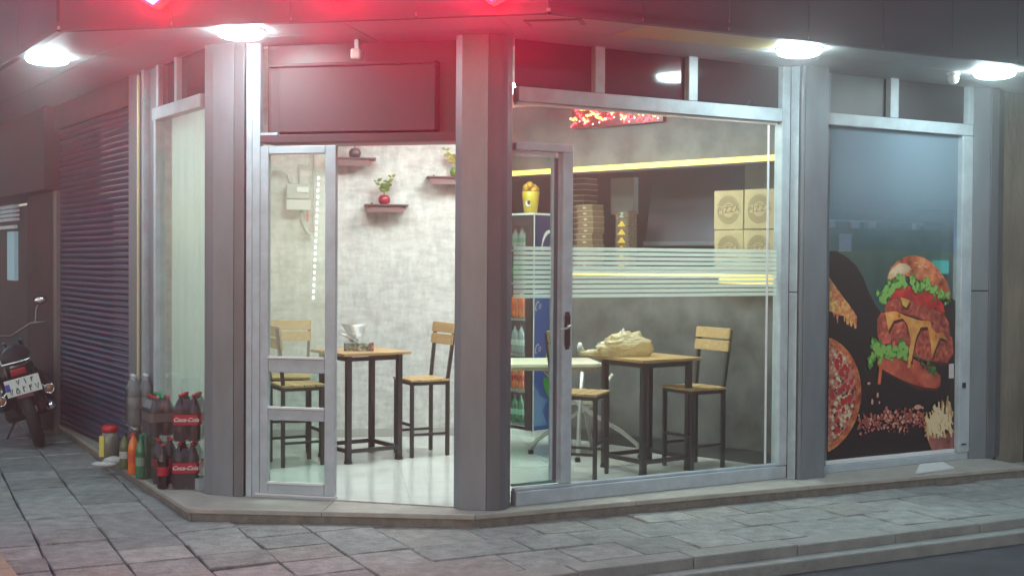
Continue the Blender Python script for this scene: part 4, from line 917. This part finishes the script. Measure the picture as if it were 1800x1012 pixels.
# plastic bag of bread
def blob(c, sc, seed, amp=.12, n=30, m=18):
    rnd = random.Random(seed); ph = [rnd.random()*6 for _ in range(12)]; vs = []
    for i in range(m+1):
        a = math.pi*i/m
        for k in range(n):
            b = 2*math.pi*k/n; r = 1+amp*(math.sin(3*b+ph[0]+2*a)*.5+math.sin(7*b+ph[1]+5*a)*.3+math.sin(11*b+ph[2]-9*a)*.22+math.sin(17*b+13*a+ph[3])*.15)
            z = -math.cos(a)*r; z = max(z,-.55)
            vs.append((c[0]+sc[0]*r*math.sin(a)*math.cos(b), c[1]+sc[1]*r*math.sin(a)*math.sin(b), c[2]+sc[2]*(z+.55)))
    return MB().add(vs, [(i*n+k, i*n+(k+1)%n, (i+1)*n+(k+1)%n, (i+1)*n+k) for i in range(m) for k in range(n)])
from mathutils import noise
def crinkled(c, sc, seed, n=48, m=30):
    vs = []
    for i in range(m+1):
        a = math.pi*i/m
        for k in range(n):
            b = 2*math.pi*k/n; d = Vector((math.sin(a)*math.cos(b), math.sin(a)*math.sin(b), -math.cos(a)))
            q = d*1.6+Vector((seed*7.1,seed,0)); r = 1+.20*noise.noise(q)+.26*abs(noise.noise(Vector((q.x*1.2,q.y*2.6,q.z*4.5))+Vector((3,0,0))))-.14*abs(noise.noise(Vector((q.x*3,q.y*5,q.z*9))))+.05*noise.noise(q*11)
            z = max(d.z*r, -.45)
            k_ = 1-.55*max(0, d.z)*max(0,-d.x-.1)+.12*max(0,d.z)*max(0,d.x)
            vs.append((c[0]+sc[0]*r*d.x, c[1]+sc[1]*r*d.y, c[2]+sc[2]*(z+.45)*k_*1.15))
    return MB().add(vs, [(i*n+k, i*n+(k+1)%n, (i+1)*n+(k+1)%n, (i+1)*n+k) for i in range(m) for k in range(n)])
bg_ = thing('plastic_bag', 'knotted pale yellow plastic bag of bread lying on the right bar table', 'bag', (.90,10.0,1.0))
bm_ = mat('bag_plastic', (.80,.66,.38), .28, nz=.2, nscale=16, bump=.9, bscale=28); 
bm_.node_tree.nodes['Principled BSDF'].inputs['Subsurface Weight'].default_value = .25; bm_.node_tree.nodes['Principled BSDF'].inputs['Subsurface Radius'].default_value = (.05,.03,.01)
bm_ = glass('bag_film', (.9,.85,.7), milk=.80, milkcol=(.92,.80,.50), rough=.22, ior=1.7)
bu_ = bm_.node_tree.nodes.new('ShaderNodeBump'); bu_.inputs['Strength'].default_value = 1; bu_.inputs['Distance'].default_value = .03
bt_ = bm_.node_tree.nodes.new('ShaderNodeTexNoise'); bt_.inputs['Scale'].default_value = 13; bt_.inputs['Detail'].default_value = 3; bt_.inputs['Distortion'].default_value = 1.5
btc_ = bm_.node_tree.nodes.new('ShaderNodeTexCoord'); bmp_ = bm_.node_tree.nodes.new('ShaderNodeMapping'); bmp_.inputs['Scale'].default_value = (.6,.6,2)
bm_.node_tree.links.new(btc_.outputs['Object'], bmp_.inputs[0]); bm_.node_tree.links.new(bmp_.outputs[0], bt_.inputs['Vector']); bm_.node_tree.links.new(bt_.outputs['Fac'], bu_.inputs['Height'])
for x_ in bm_.node_tree.nodes:
    if x_.type in ('BSDF_GLOSSY','BSDF_DIFFUSE','BSDF_TRANSLUCENT'): bm_.node_tree.links.new(bu_.outputs[0], x_.inputs['Normal'])
obj('bag_body', crinkled((.90,9.98,.999), (.205,.12,.112), 3), bm_, bg_, smooth=True)
obj('bag_fold', crinkled((.655,10.02,.999), (.115,.06,.032), 8), bm_, bg_, smooth=True)
for bx_, by_, bz_ in ((.83,9.98,1.035),(.93,9.95,1.045),(1.0,10.0,1.035),(.90,10.02,1.06)): obj('bread_roll', MB().ball((bx_,by_,bz_), .052, sc=(1.2,.9,.62)), mat('bread',(.62,.38,.12),.6,nz=.2), bg_, smooth=True)
obj('bag_handle', MB().tube([(.86,9.96,1.10),(.872,9.95,1.17),(.885,9.95,1.215),(.90,9.96,1.13)], .014, 8, rs=[.016,.015,.011,.014]), mat('bag_handle',(.75,.74,.70),.4), bg_, smooth=True)
obj('bag_knot', MB().tube([(.56,10.03,1.03),(.545,10.03,1.07),(.55,10.03,1.10)], .02, 8, rs=[.03,.022,.012]), mat('bag_handle',(.75,.74,.70),.4), bg_, smooth=True)
# ------------------------------------------------------------------ drink cooler with side print
FC = Fr((.20,11.70), 45.0)         # side face; FF the glass front
FC.n = Vector((FC.d.y,-FC.d.x))
FF = Fr((.20,11.70), 135.0); FF.n = Vector((-FF.d.y, FF.d.x))
fc = thing('drinks_cooler', 'tall drinks cooler with glass front and dark blue printed side', 'cooler', (.2,11.7,.1))
M_navy = mat('cooler_navy', (.022,.035,.12), .3); M_blue = mat('cooler_blue', (.04,.11,.36), .3)
def fcb(*b): return fb(FC, *b)
obj('back_panel', fb(FC, (.02,.45,-.55,-.54,.12,2.18)), M_dark, fc)
obj('side_panel', fb(FC, (.012,.45,-.012,0,1.45,2.18)), M_navy, fc)
obj('lower_side_panel', fb(FC, (.012,.45,-.012,0,.16,1.448)), M_blue, fc)
obj('edge_trim', fb(FC, (0,.011,-.012,.004,.16,2.19)), M_white, fc)
obj('top_trim', fb(FC, (0,.45,-.55,.004,2.181,2.20)), M_white, fc)
obj('base', fb(FC, (0,.45,-.55,0,.1,.158)), M_white, fc)
FX = lambda a,b,n0,n1,z0,z1: fb(FF, (a,b,n0,n1,z0,z1))
obj('door_frame', FX(.0,.085,-.0,.02,.16,2.18), M_dark, fc); obj('door_frame', FX(.47,.55,-.0,.02,.16,2.18), M_dark, fc)
obj('door_header', FX(.086,.469,0,.02,2.08,2.18), M_dark, fc)
obj('cooler_pane', FX(.086,.469,.004,.008,.2,2.079), M_glass, fc)
for z in (.20,.52,.86,1.20,1.54,1.86): obj('cooler_shelf', FX(.086,.469,-.40,-.005,z-.012,z), M_silver, fc)
obj('cooler_light', FX(.09,.10,-.30,-.02,.25,2.05), emit('cooler_led',(.8,.95,1),2.5), fc)
X = Vector((FC.d.x,FC.d.y,0)); Y = Vector((FC.n.x,FC.n.y,0)); Z = Vector((0,0,1))
MF = Matrix(((X.x,Z.x,Y.x,0),(X.y,Z.y,Y.y,0),(0,1,0,0),(0,0,0,1)))
org = base(fc)
M_wp = mat('print_paper_white', (.72,.74,.76), .4)
def sideprint(name, poly, m_, lay=0):
    obj(name, stencil(FC, poly, .001+lay*.0012, .0018+lay*.0012), m_, fc)
# script capital C with swash, then o, c, a strokes
def stroke(name, pts, ws, lay=0, m_=None):
    pts = [Vector((a,b)) for a,b in pts]
    L = []; Rt = []
    for i, p in enumerate(pts):
        t = (pts[min(i+1,len(pts)-1)]-pts[max(i-1,0)]).normalized(); n = Vector((-t.y,t.x)); w = ws[i] if isinstance(ws, list) else ws
        L.append(p+n*w/2); Rt.append(p-n*w/2)
    mb = MB(); v = [FC.pt(q.x,.0025+lay*.001,q.y) for q in L+Rt]; k = len(pts)
    mb.add(v, [(i,i+1,k+i+1,k+i) for i in range(k-1)]); obj(name, mb, m_ or M_wp, fc)
def arc(c, ru, rz, a0, a1, k=14, sh=.35): return [(c[0]+ru*math.cos(R_(a0+(a1-a0)*i/k))+sh*rz*math.sin(R_(a0+(a1-a0)*i/k)), c[1]+rz*math.sin(R_(a0+(a1-a0)*i/k))) for i in range(k+1)]
wC = [.010,.016,.024,.030,.034,.034,.030,.024,.018,.014,.012,.010,.010,.008,.006]
stroke('script_letter', arc((.175,1.93),.055,.10,40,290), wC)
stroke('script_letter', arc((.245,1.895),.022,.045,0,360), .014)
stroke('script_letter', arc((.305,1.895),.024,.045,50,310), .014)
stroke('script_letter', arc((.365,1.895),.022,.045,0,360), .014)
stroke('script_letter', [(.395,1.945),(.385,1.87),(.40,1.85),(.425,1.87)], .012)
for z in (1.33,.93): stroke('script_letter', arc((.05,z),.018,.04,40,300), .010); stroke('script_letter', arc((.09,z-.005),.012,.022,0,360), .007)
sideprint('black_swirl', [(.45,1.42),(.33,1.30),(.26,1.1),(.23,.9),(.27,.7),(.25,.5),(.22,.3),(.25,.18),(.45,.18)], M_dark)
sideprint('yellow_lemon', [(.17,.86),(.21,.91),(.27,.87),(.30,.76),(.27,.68),(.22,.72),(.18,.79)], mat('print_lemon',(.62,.48,.06),.4), 1)
sideprint('green_lime', [(.14,.64),(.19,.66),(.28,.56),(.31,.46),(.27,.42),(.20,.48),(.15,.56)], mat('print_lime',(.05,.35,.06),.4), 1)
sideprint('green_leaf', [(.22,1.20),(.30,1.26),(.40,1.22),(.38,1.12),(.27,1.10)], mat('print_leafy',(.12,.25,.08),.4), 1)
sideprint('blue_splash', [(.02,.60),(.10,.48),(.20,.44),(.13,.34),(.20,.20),(.02,.20)], mat('print_sky',(.16,.30,.55),.4))

# ------------------------------------------------------------------ bottles
def bottle_profile(r, h):
    return [(r*.75,0),(r*.98,.008),(r,.03),(r,h*.22),(r*.94,h*.30),(r*.94,h*.48),(r,h*.56),(r,h*.64),(r*.85,h*.74),(r*.55,h*.85),(r*.32,h*.91),(r*.30,h*.955)]
def make_bottle(name, liquid, capm, labm, r=.044, h=.33, rootless=False, n=14, label_z=(.30,.50), clear=None):
    t = bpy.data.objects.new(name, None); COL.objects.link(t)
    obj('shell', MB().lathe(bottle_profile(r,h), n), liquid, t, local=True, smooth=True)
    obj('cap', MB().lathe([(r*.36,h*.955),(r*.38,h*.96),(r*.38,h*.995),(r*.33,h)], 12), capm, t, local=True)
    if labm: obj('wrap_label', MB().lathe([(r*.985,h*label_z[0]),(r*1.01,h*label_z[0]+.003),(r*1.01,h*label_z[1]-.003),(r*.985,h*label_z[1])], n), labm, t, local=True)
    return t
def mesh_of(mb, m_):
    me = bpy.data.meshes.new('part'); me.from_pydata(mb.v, [], mb.f); me.materials.append(m_)
    for p in me.polygons: p.use_smooth = True
    return me
M_cola = mat('cola_brown', (.018,.010,.008), .12, coat=.3); M_capr = mat('cap_red', (.50,.015,.02), .35); M_labr = mat('label_red', (.42,.012,.03), .35)
M_or = mat('orange_drink', (.75,.16,.02), .15, coat=.3); M_gr = mat('green_pet', (.03,.16,.07), .12, coat=.4); M_grlab = mat('label_green',(.04,.22,.10),.4)
M_clear = mat('clear_pet', (.28,.30,.31), .15, coat=.3); M_capw = mat('cap_silver', (.55,.58,.60), .3); M_olive = mat('olive_pet',(.10,.13,.05),.15)
M_wrap = glass('shrink_film', (.93,.95,.95), milk=.34, milkcol=(.22,.20,.20), rough=.12, ior=1.6)
M_dkgrey = mat('dark_grey_drink', (.05,.045,.045), .15, coat=.3)
def pack(label, x, y, z, deg, nx, ny, liquid, capm, labm, r=.044, h=.33, text=None, handle=None, band=None, group=None):
    t = thing('bottle_pack', label, 'bottle pack', (x,y,z), (0,0,R_(deg)), group=group)
    shell = mesh_of(MB().lathe(bottle_profile(r,h), 14), liquid); cp = mesh_of(MB().lathe([(r*.36,h*.955),(r*.38,h*.96),(r*.38,h*.995),(r*.33,h)], 12), capm)
    lb = mesh_of(MB().lathe([(r*.985,h*.34),(r*1.012,h*.345),(r*1.012,h*.555),(r*.985,h*.56)], 14), labm) if labm else None
    W = nx*r*2; D = ny*r*2
    for i in range(nx):
        for j in range(ny):
            b = bpy.data.objects.new('bottle', shell); COL.objects.link(b); b.parent = t; b.location = (-W/2+r+i*2*r, r+j*2*r, 0)
            for nm, me in (('cap',cp),('wrap_label',lb)):
                if me: c = bpy.data.objects.new(nm, me); COL.objects.link(c); c.parent = b
    e = .003; x1 = W/2+e; y0_ = -e; y1 = D+e; zt = h*.70
    fm = MB(); lv = [(0,1),(h*.30,1),(zt,1),(h*.88,.72),(h*.90,.60)]
    P = []
    for zz, k in lv:
        for (px,py) in ((-x1+.02,y0_),(x1-.02,y0_),(x1,y0_+.02),(x1,y1-.02),(x1-.02,y1),(-x1+.02,y1),(-x1,y1-.02),(-x1,y0_+.02)):
            P.append((px*k, D/2+(py-D/2)*k, zz+.001))
    fm.add(P, [(a*8+i,a*8+(i+1)%8,a*8+8+(i+1)%8,a*8+8+i) for a in range(len(lv)-1) for i in range(8)])
    obj('shrink_film', fm, M_wrap, t, local=True)
    if band:
        bz0, bz1 = h*.36, h*.58; e2 = .0045; P = []
        for zz in (bz0,bz1):
            for (px,py) in ((-x1+.02,y0_),(x1-.02,y0_),(x1,y0_+.02),(x1,y1-.02),(x1-.02,y1),(-x1+.02,y1),(-x1,y1-.02),(-x1,y0_+.02)):
                P.append((px*1.012, D/2+(py-D/2)*1.012, zz))
        mbb = MB().add(P, [(i,(i+1)%8,8+(i+1)%8,8+i) for i in range(8)])
        obj('printed_band', mbb, band, t, local=True)
    if text:
        text_mesh('lettering', text, .042, Matrix.Translation((0,y0_-.0065,h*.47))@Matrix.Rotation(R_(90),4,'X'), mat('print_paper_white',(.72,.74,.76),.4), t, shear=.35, offset=.0006)
    if handle: obj('carry_handle', MB().tube([(0,.03,h*.95),(.01,.06,h*1.03),(.0,D*.5,h*1.05),(-.01,D-.06,h*1.03),(0,D-.03,h*.95)], .012, 6), handle, t, local=True)
    return t
SZ = .0895
pack('lower shrink wrapped cola pack beside the grey pillar', -2.345, 8.985, SZ, 6, 2, 3, M_cola, M_capr, M_labr, text='Coca-Cola', band=M_labr, r=.046)
pack('upper shrink wrapped cola pack on top of the lower one beside the pillar', -2.34, 8.99, SZ+.345, 3, 2, 3, M_cola, M_capr, M_labr, text='Coca-Cola', band=M_labr, r=.048, h=.335)
pack('pack of cola bottles on the step behind the front cola pack', -2.545, 9.20, SZ, 24, 2, 2, M_cola, M_capr, M_labr, r=.042)
pack('pack of green lemonade bottles on the step left of the cola packs', -2.70, 9.42, SZ, 28, 2, 2, M_gr, M_grlab, None, r=.043)
pack('grey brown bottle pack with green carry strap on top of green bottles', -2.585, 9.27, SZ+.345, 30, 2, 3, M_dkgrey, M_capr, mat('label_brown',(.16,.10,.08),.5), r=.045, h=.29, handle=mat('strap_green',(.02,.30,.12),.4), band=mat('band_greybrown',(.13,.11,.105),.35))
pack('lower dark bottle pack at the left end of the bottle row', -2.90, 9.80, SZ, 25, 2, 2, M_dkgrey, M_capw, None, r=.045)
pack('top pack of clear bottles with silver caps at the back of the row', -2.905, 9.81, SZ+.345, 25, 2, 2, M_clear, M_capw, mat('label_pale',(.4,.4,.38),.5), r=.048, h=.40)
def loose(label, x, y, liquid, capm, labm, r=.044, h=.33, name='drink_bottle'):
    t = make_bottle(name, liquid, capm, labm, r, h); t.location = (x,y,SZ); tag(t, label, 'bottle'); return t
loose('orange drink bottle with red cap at the front of the step', -2.905, 9.60, M_or, M_capr, mat('label_orange',(.62,.08,.02),.4), .042, .32)
loose('olive green bottle left of the orange drink bottle', -3.05, 9.86, M_olive, M_dkgrey, mat('label_pale',(.4,.4,.38),.5), .042, .28)
loose('loose green bottle between the orange bottle and the green pack', -2.79, 9.42, M_gr, M_grlab, mat('label_pale2',(.20,.30,.22),.5), .042, .33)
loose('loose cola bottle standing just left of the front cola pack', -2.515, 9.02, M_cola, M_capr, M_labr, .042, .32)
jr = thing('plastic_jar', 'clear plastic jar with red lid and yellow label on the step by the shutter', 'jar', (-3.32,10.33,SZ))
obj('body', MB().lathe([(.06,0),(.072,.01),(.074,.19),(.058,.225)], 18, (-3.32,10.33,SZ)), mat('jar_plastic',(.20,.19,.16),.15), jr, smooth=True)
obj('lid', MB().lathe([(.060,.226),(.066,.230),(.066,.265),(.045,.285)], 18, (-3.32,10.33,SZ)), M_capr, jr, smooth=True)
obj('yellow_label', MB().box(-3.385,-3.345,10.255,10.262,SZ+.03,SZ+.20), mat('label_yellow',(.60,.52,.08),.5), jr)
o = obj('white_rag', blob((-3.22,10.12,SZ+.001), (.085,.05,.035), 9, .2, 20, 10), mat('rag_white',(.5,.5,.47),.8), loc=(-3.22,10.12,SZ), smooth=True); tag(o, 'crumpled white rag on the step below the jar with the red lid', 'rag')
o = obj('white_cloth', blob((-3.26,9.98,SZ+.001), (.10,.03,.022), 19, .15, 20, 10), mat('rag_white',(.5,.5,.47),.8), loc=(-3.26,9.98,SZ), smooth=True); tag(o, 'thin pale cloth lying at the step edge left of the bottles', 'cloth')
# bottles inside the cooler
cb = None
for z, m_, l_ in ((1.872,M_clear,M_grlab),(1.552,M_gr,M_grlab),(1.212,M_or,mat('label_orange',(.62,.08,.02),.4)),(.872,M_clear,mat('label_white',(.6,.62,.58),.4)),(.532,M_or,M_capr),(.212,M_gr,mat('label_mint',(.25,.5,.38),.4))):
    for k, u in enumerate((.13,.215,.30)):
        t = make_bottle('cooler_bottle', m_, M_capr, l_, .034, .26 if z < 1.8 else .18, n=10); p = FF.pt(u,-.06,z+.001); t.location = tuple(p)
        row = {1.872:'top',1.552:'second',1.212:'third',.872:'fourth',.532:'fifth',.212:'bottom'}[z]
        tag(t, '%s drink bottle on the %s shelf inside the drinks cooler' % (('right hand','middle','left hand')[k], row), 'bottle', 'bottles on the %s shelf of the cooler' % row)
# yellow fries cup ornament on top of the cooler
cp = thing('fries_ornament', 'yellow cup of cheese fries ornament standing on top of the cooler', 'ornament', tuple(FF.pt(.16,-.1,2.2)))
p = FF.pt(.14,-.10,2.2); x, y, z = p
M_yel = mat('ornament_yellow', (.72,.50,.03), .35)
obj('cup', MB().lathe([(.062,.001),(.085,.20),(.080,.205)], 14, (x,y,z)), M_yel, cp, smooth=True)
for k in range(7): a = k*.9; obj('cheese_curl', MB().ball((x+.045*math.cos(a), y+.045*math.sin(a), z+.225+.02*(k%3)), .036, sc=(1,1,1)), mat('ornament_amber',(.70,.36,.03),.35), cp, smooth=True)
obj('black_dot', MB().ball((x-.02,y-.078,z+.10), .016, sc=(1,.3,1.3)), M_rub, cp)
obj('white_dot', MB().ball((x-.025,y-.072,z+.09), .026, sc=(1,.3,1.2)), M_white, cp)

# ------------------------------------------------------------------ parked motorbike at the far left
mk = thing('motorcycle', 'dark parked motorcycle with white number plate at the left edge', 'motorcycle', (-4.37,11.60,0), (R_(-15),0,R_(112)))
mk.rotation_mode = 'XYZ'
M_bk = mat('bike_black', (.022,.018,.018), .3, coat=.3); M_bred = mat('bike_red', (.10,.012,.012), .3, coat=.4); M_tail = mat('tail_red',(.35,.01,.015),.2,coat=.5)
def wheel(x, r=.30):
    tyre = MB().tube([(x+r*math.cos(a*.2618), 0, r+.05+r*math.sin(a*.2618)) for a in range(24)], .055, 10, closed=True)
    w = obj('wheel', tyre, M_rub, mk, local=True, smooth=True)
    rim = MB().tube([(x+(r-.07)*math.cos(a*.2618), 0, r+.05+(r-.07)*math.sin(a*.2618)) for a in range(24)], .014, 6, closed=True)
    for k in range(12): a = k*.5236; rim.bar((x,.02*(-1)**k,r+.05),(x+(r-.07)*math.cos(a),0,r+.05+(r-.07)*math.sin(a)), .006)
    rim.tube([(x,-.06,r+.05),(x,.06,r+.05)], .03, 10); obj('rim', rim, M_silver, w, local=True)
wheel(.0); wheel(1.25)
mud = MB(); 
for a in range(0,9):
    t0, t1 = R_(20+a*15), R_(35+a*15)
    mud.add([(.40*math.cos(t),yy,.35+.40*math.sin(t)) for t in (t0,t1) for yy in (-.07,.07)]+[(.385*math.cos(t),yy,.35+.385*math.sin(t)) for t in (t0,t1) for yy in (-.065,.065)], [(0,1,3,2),(4,6,7,5),(0,2,6,4),(1,5,7,3)])
obj('rear_mudguard', mud, M_bred, mk, local=True)
obj('frame', MB().tube([(.0,.10,.35),(.45,.12,.42),(.75,.08,.40),(1.0,.03,.85)],.02).tube([(.0,-.10,.35),(.45,-.12,.42),(.75,-.08,.40),(1.0,-.03,.85)],.02).tube([(-.2,.09,.80),(.35,.09,.78),(1.0,.0,.90)],.018).tube([(-.2,-.09,.80),(.35,-.09,.78),(1.0,.0,.90)],.018), M_bk, mk, local=True, smooth=True)
obj('shock', MB().tube([(.03,.11,.38),(.10,.11,.78)],.025), M_bk, mk, local=True); obj('shock', MB().tube([(.03,-.11,.38),(.10,-.11,.78)],.025), M_bk, mk, local=True)
obj('engine', MB().box(.48,.80,-.13,.13,.28,.58).tube([(.55,0,.5),(.70,0,.72)],.09,12), M_silver, mk, local=True, bevel=.02)
obj('exhaust', MB().tube([(.65,-.14,.35),(.30,-.17,.30),(-.25,-.19,.38)],.04,10,rs=[.02,.035,.042]), M_chrome, mk, local=True, smooth=True)
sm = blob((.22,0,.80),(.46,.14,.085),4,.03); obj('saddle', sm, M_rub, mk, local=True, smooth=True)
obj('tank', blob((.78,0,.76),(.24,.13,.11),6,.02), M_bk, mk, local=True, smooth=True)
obj('side_cover', MB().box(.08,.42,-.15,.15,.50,.74), M_bk, mk, local=True, bevel=.03)
obj('fork', MB().tube([(1.25,.08,.35),(1.02,.08,.95)],.022).tube([(1.25,-.08,.35),(1.02,-.08,.95)],.022), M_chrome, mk, local=True)
obj('handlebar', MB().tube([(.86,.36,1.06),(.95,.22,1.08),(1.02,0,1.0),(.95,-.22,1.08),(.86,-.36,1.06)],.013), mat('dull_chrome',(.22,.22,.22),.3,metal=.8), mk, local=True, smooth=True)
for s in (1,-1):
    mr = obj('mirror', MB().ball((.93,s*.36,1.28),.055,sc=(.35,1.3,.8)), M_bk, mk, local=True, smooth=True); obj('mirror_glass', MB().ball((.91,s*.36,1.28),.048,sc=(.2,1.25,.75)), M_chrome, mr, local=True, smooth=True)
    obj('mirror_stem', MB().tube([(.93,s*.26,1.08),(.94,s*.30,1.2),(.94,s*.35,1.27)],.006), mat('dull_chrome',(.22,.22,.22),.3,metal=.8), mk, local=True)
    tsn = obj('indicator_stem', MB().tube([(-.24,s*.06,.66),(-.26,s*.19,.55)],.009), M_chrome, mk, local=True)
    obj('indicator', MB().ball((-.28,s*.21,.53),.045,sc=(.8,1,1)), mat('indicator_amber',(.30,.13,.06),.15,coat=.5), mk, local=True, smooth=True)
    obj('indicator_ring', MB().tube([(-.30,s*.21+.042*math.cos(a*.5236),.53+.042*math.sin(a*.5236)) for a in range(12)],.006,6,closed=True), M_chrome, mk, local=True, smooth=True)
obj('rear_rack', MB().tube([(-.32,.12,.84),(.0,.13,.86)],.009).tube([(-.32,-.12,.84),(.0,-.13,.86)],.009).tube([(-.32,.12,.84),(-.34,0,.84),(-.32,-.12,.84)],.009), M_chrome, mk, local=True)
obj('tail_light', MB().box(-.30,-.24,-.07,.07,.715,.785), M_tail, mk, local=True, bevel=.02)
pl = obj('number_plate', MB().box(-.345,-.338,-.155,.145,.545,.70), mat('plate_white',(.70,.72,.68),.5), mk, local=True, bevel=.004)
obj('plate_blue_band', MB().box(-.3475,-.3455,.105,.143,.60,.665), mat('plate_blue',(.04,.08,.40),.5), pl, local=True)
# digits as plain strokes (rear face looks along -x; text x runs along -y)
def digit(kind, cx, cz, s=.026):
    sh = {'7': [[(-.8,1),(0,-1),(.8,1)]], '1': [[(-.3,1),(.2,0),(.3,-1)]], '4': [[(-.5,1),(-.3,-1)],[(-.5,.6),(.1,.2),(.7,.4)],[(.7,1),(.1,.6)]], '5': [[(0,1),(-.8,-.3),(-.5,-1),(0,-.6),(.5,-1),(.8,-.3),(0,1)]], '2': [[(-.4,1),(-.3,-1)],[(-.4,.9),(.1,.5),(.7,.8)]]}[kind]
    mb = MB()
    for ln in sh: mb.tube([(-.3475, -(cx+a*s*.7), cz+b*s) for a,b in ln], .0042, 5)
    return mb
m1 = MB()
for k, c in enumerate('714'): q = digit(c, -.03+k*.06, .662, .021); m1.add(q.v, q.f)
for k, c in enumerate('75247'): q = digit(c, -.105+k*.056, .590, .026); m1.add(q.v, q.f)
obj('plate_digits', m1, M_rub, pl, local=True)
obj('luggage_bag', blob((-.02,.20,.42),(.26,.11,.20),5,.06), M_bk, mk, local=True, smooth=True); obj('luggage_bag', blob((.02,-.16,.42),(.22,.07,.18),9,.06), M_bk, mk, local=True, smooth=True)
obj('leg_guard', MB().box(.45,.9,-.24,.24,.22,.62), M_bk, mk, local=True, bevel=.05)
obj('side_stand', MB().bar((.55,.12,.28),(.58,.30,.05),.018), M_bk, mk, local=True)

# ------------------------------------------------------------------ volume added to imitate lens glare round the lights, even density
hz = bpy.data.meshes.new('haze'); HB = MB().box(-14,15,-4,26,-1.9,6.6); hz.from_pydata(HB.v, [], HB.f)
ho = bpy.data.objects.new('haze', hz); COL.objects.link(ho); tag(ho, kind='stuff')
hm = bpy.data.materials.new('haze'); hm.use_nodes = True; n = hm.node_tree; n.nodes.remove(n.nodes['Principled BSDF'])
pv_ = n.nodes.new('ShaderNodeVolumePrincipled'); pv_.inputs['Color'].default_value = (.96,1,.99,1); pv_.inputs['Density'].default_value = .0165; pv_.inputs['Anisotropy'].default_value = .82
n.links.new(pv_.outputs[0], n.nodes['Material Output'].inputs['Volume']); hz.materials.append(hm)
bpy.context.view_layer.update()
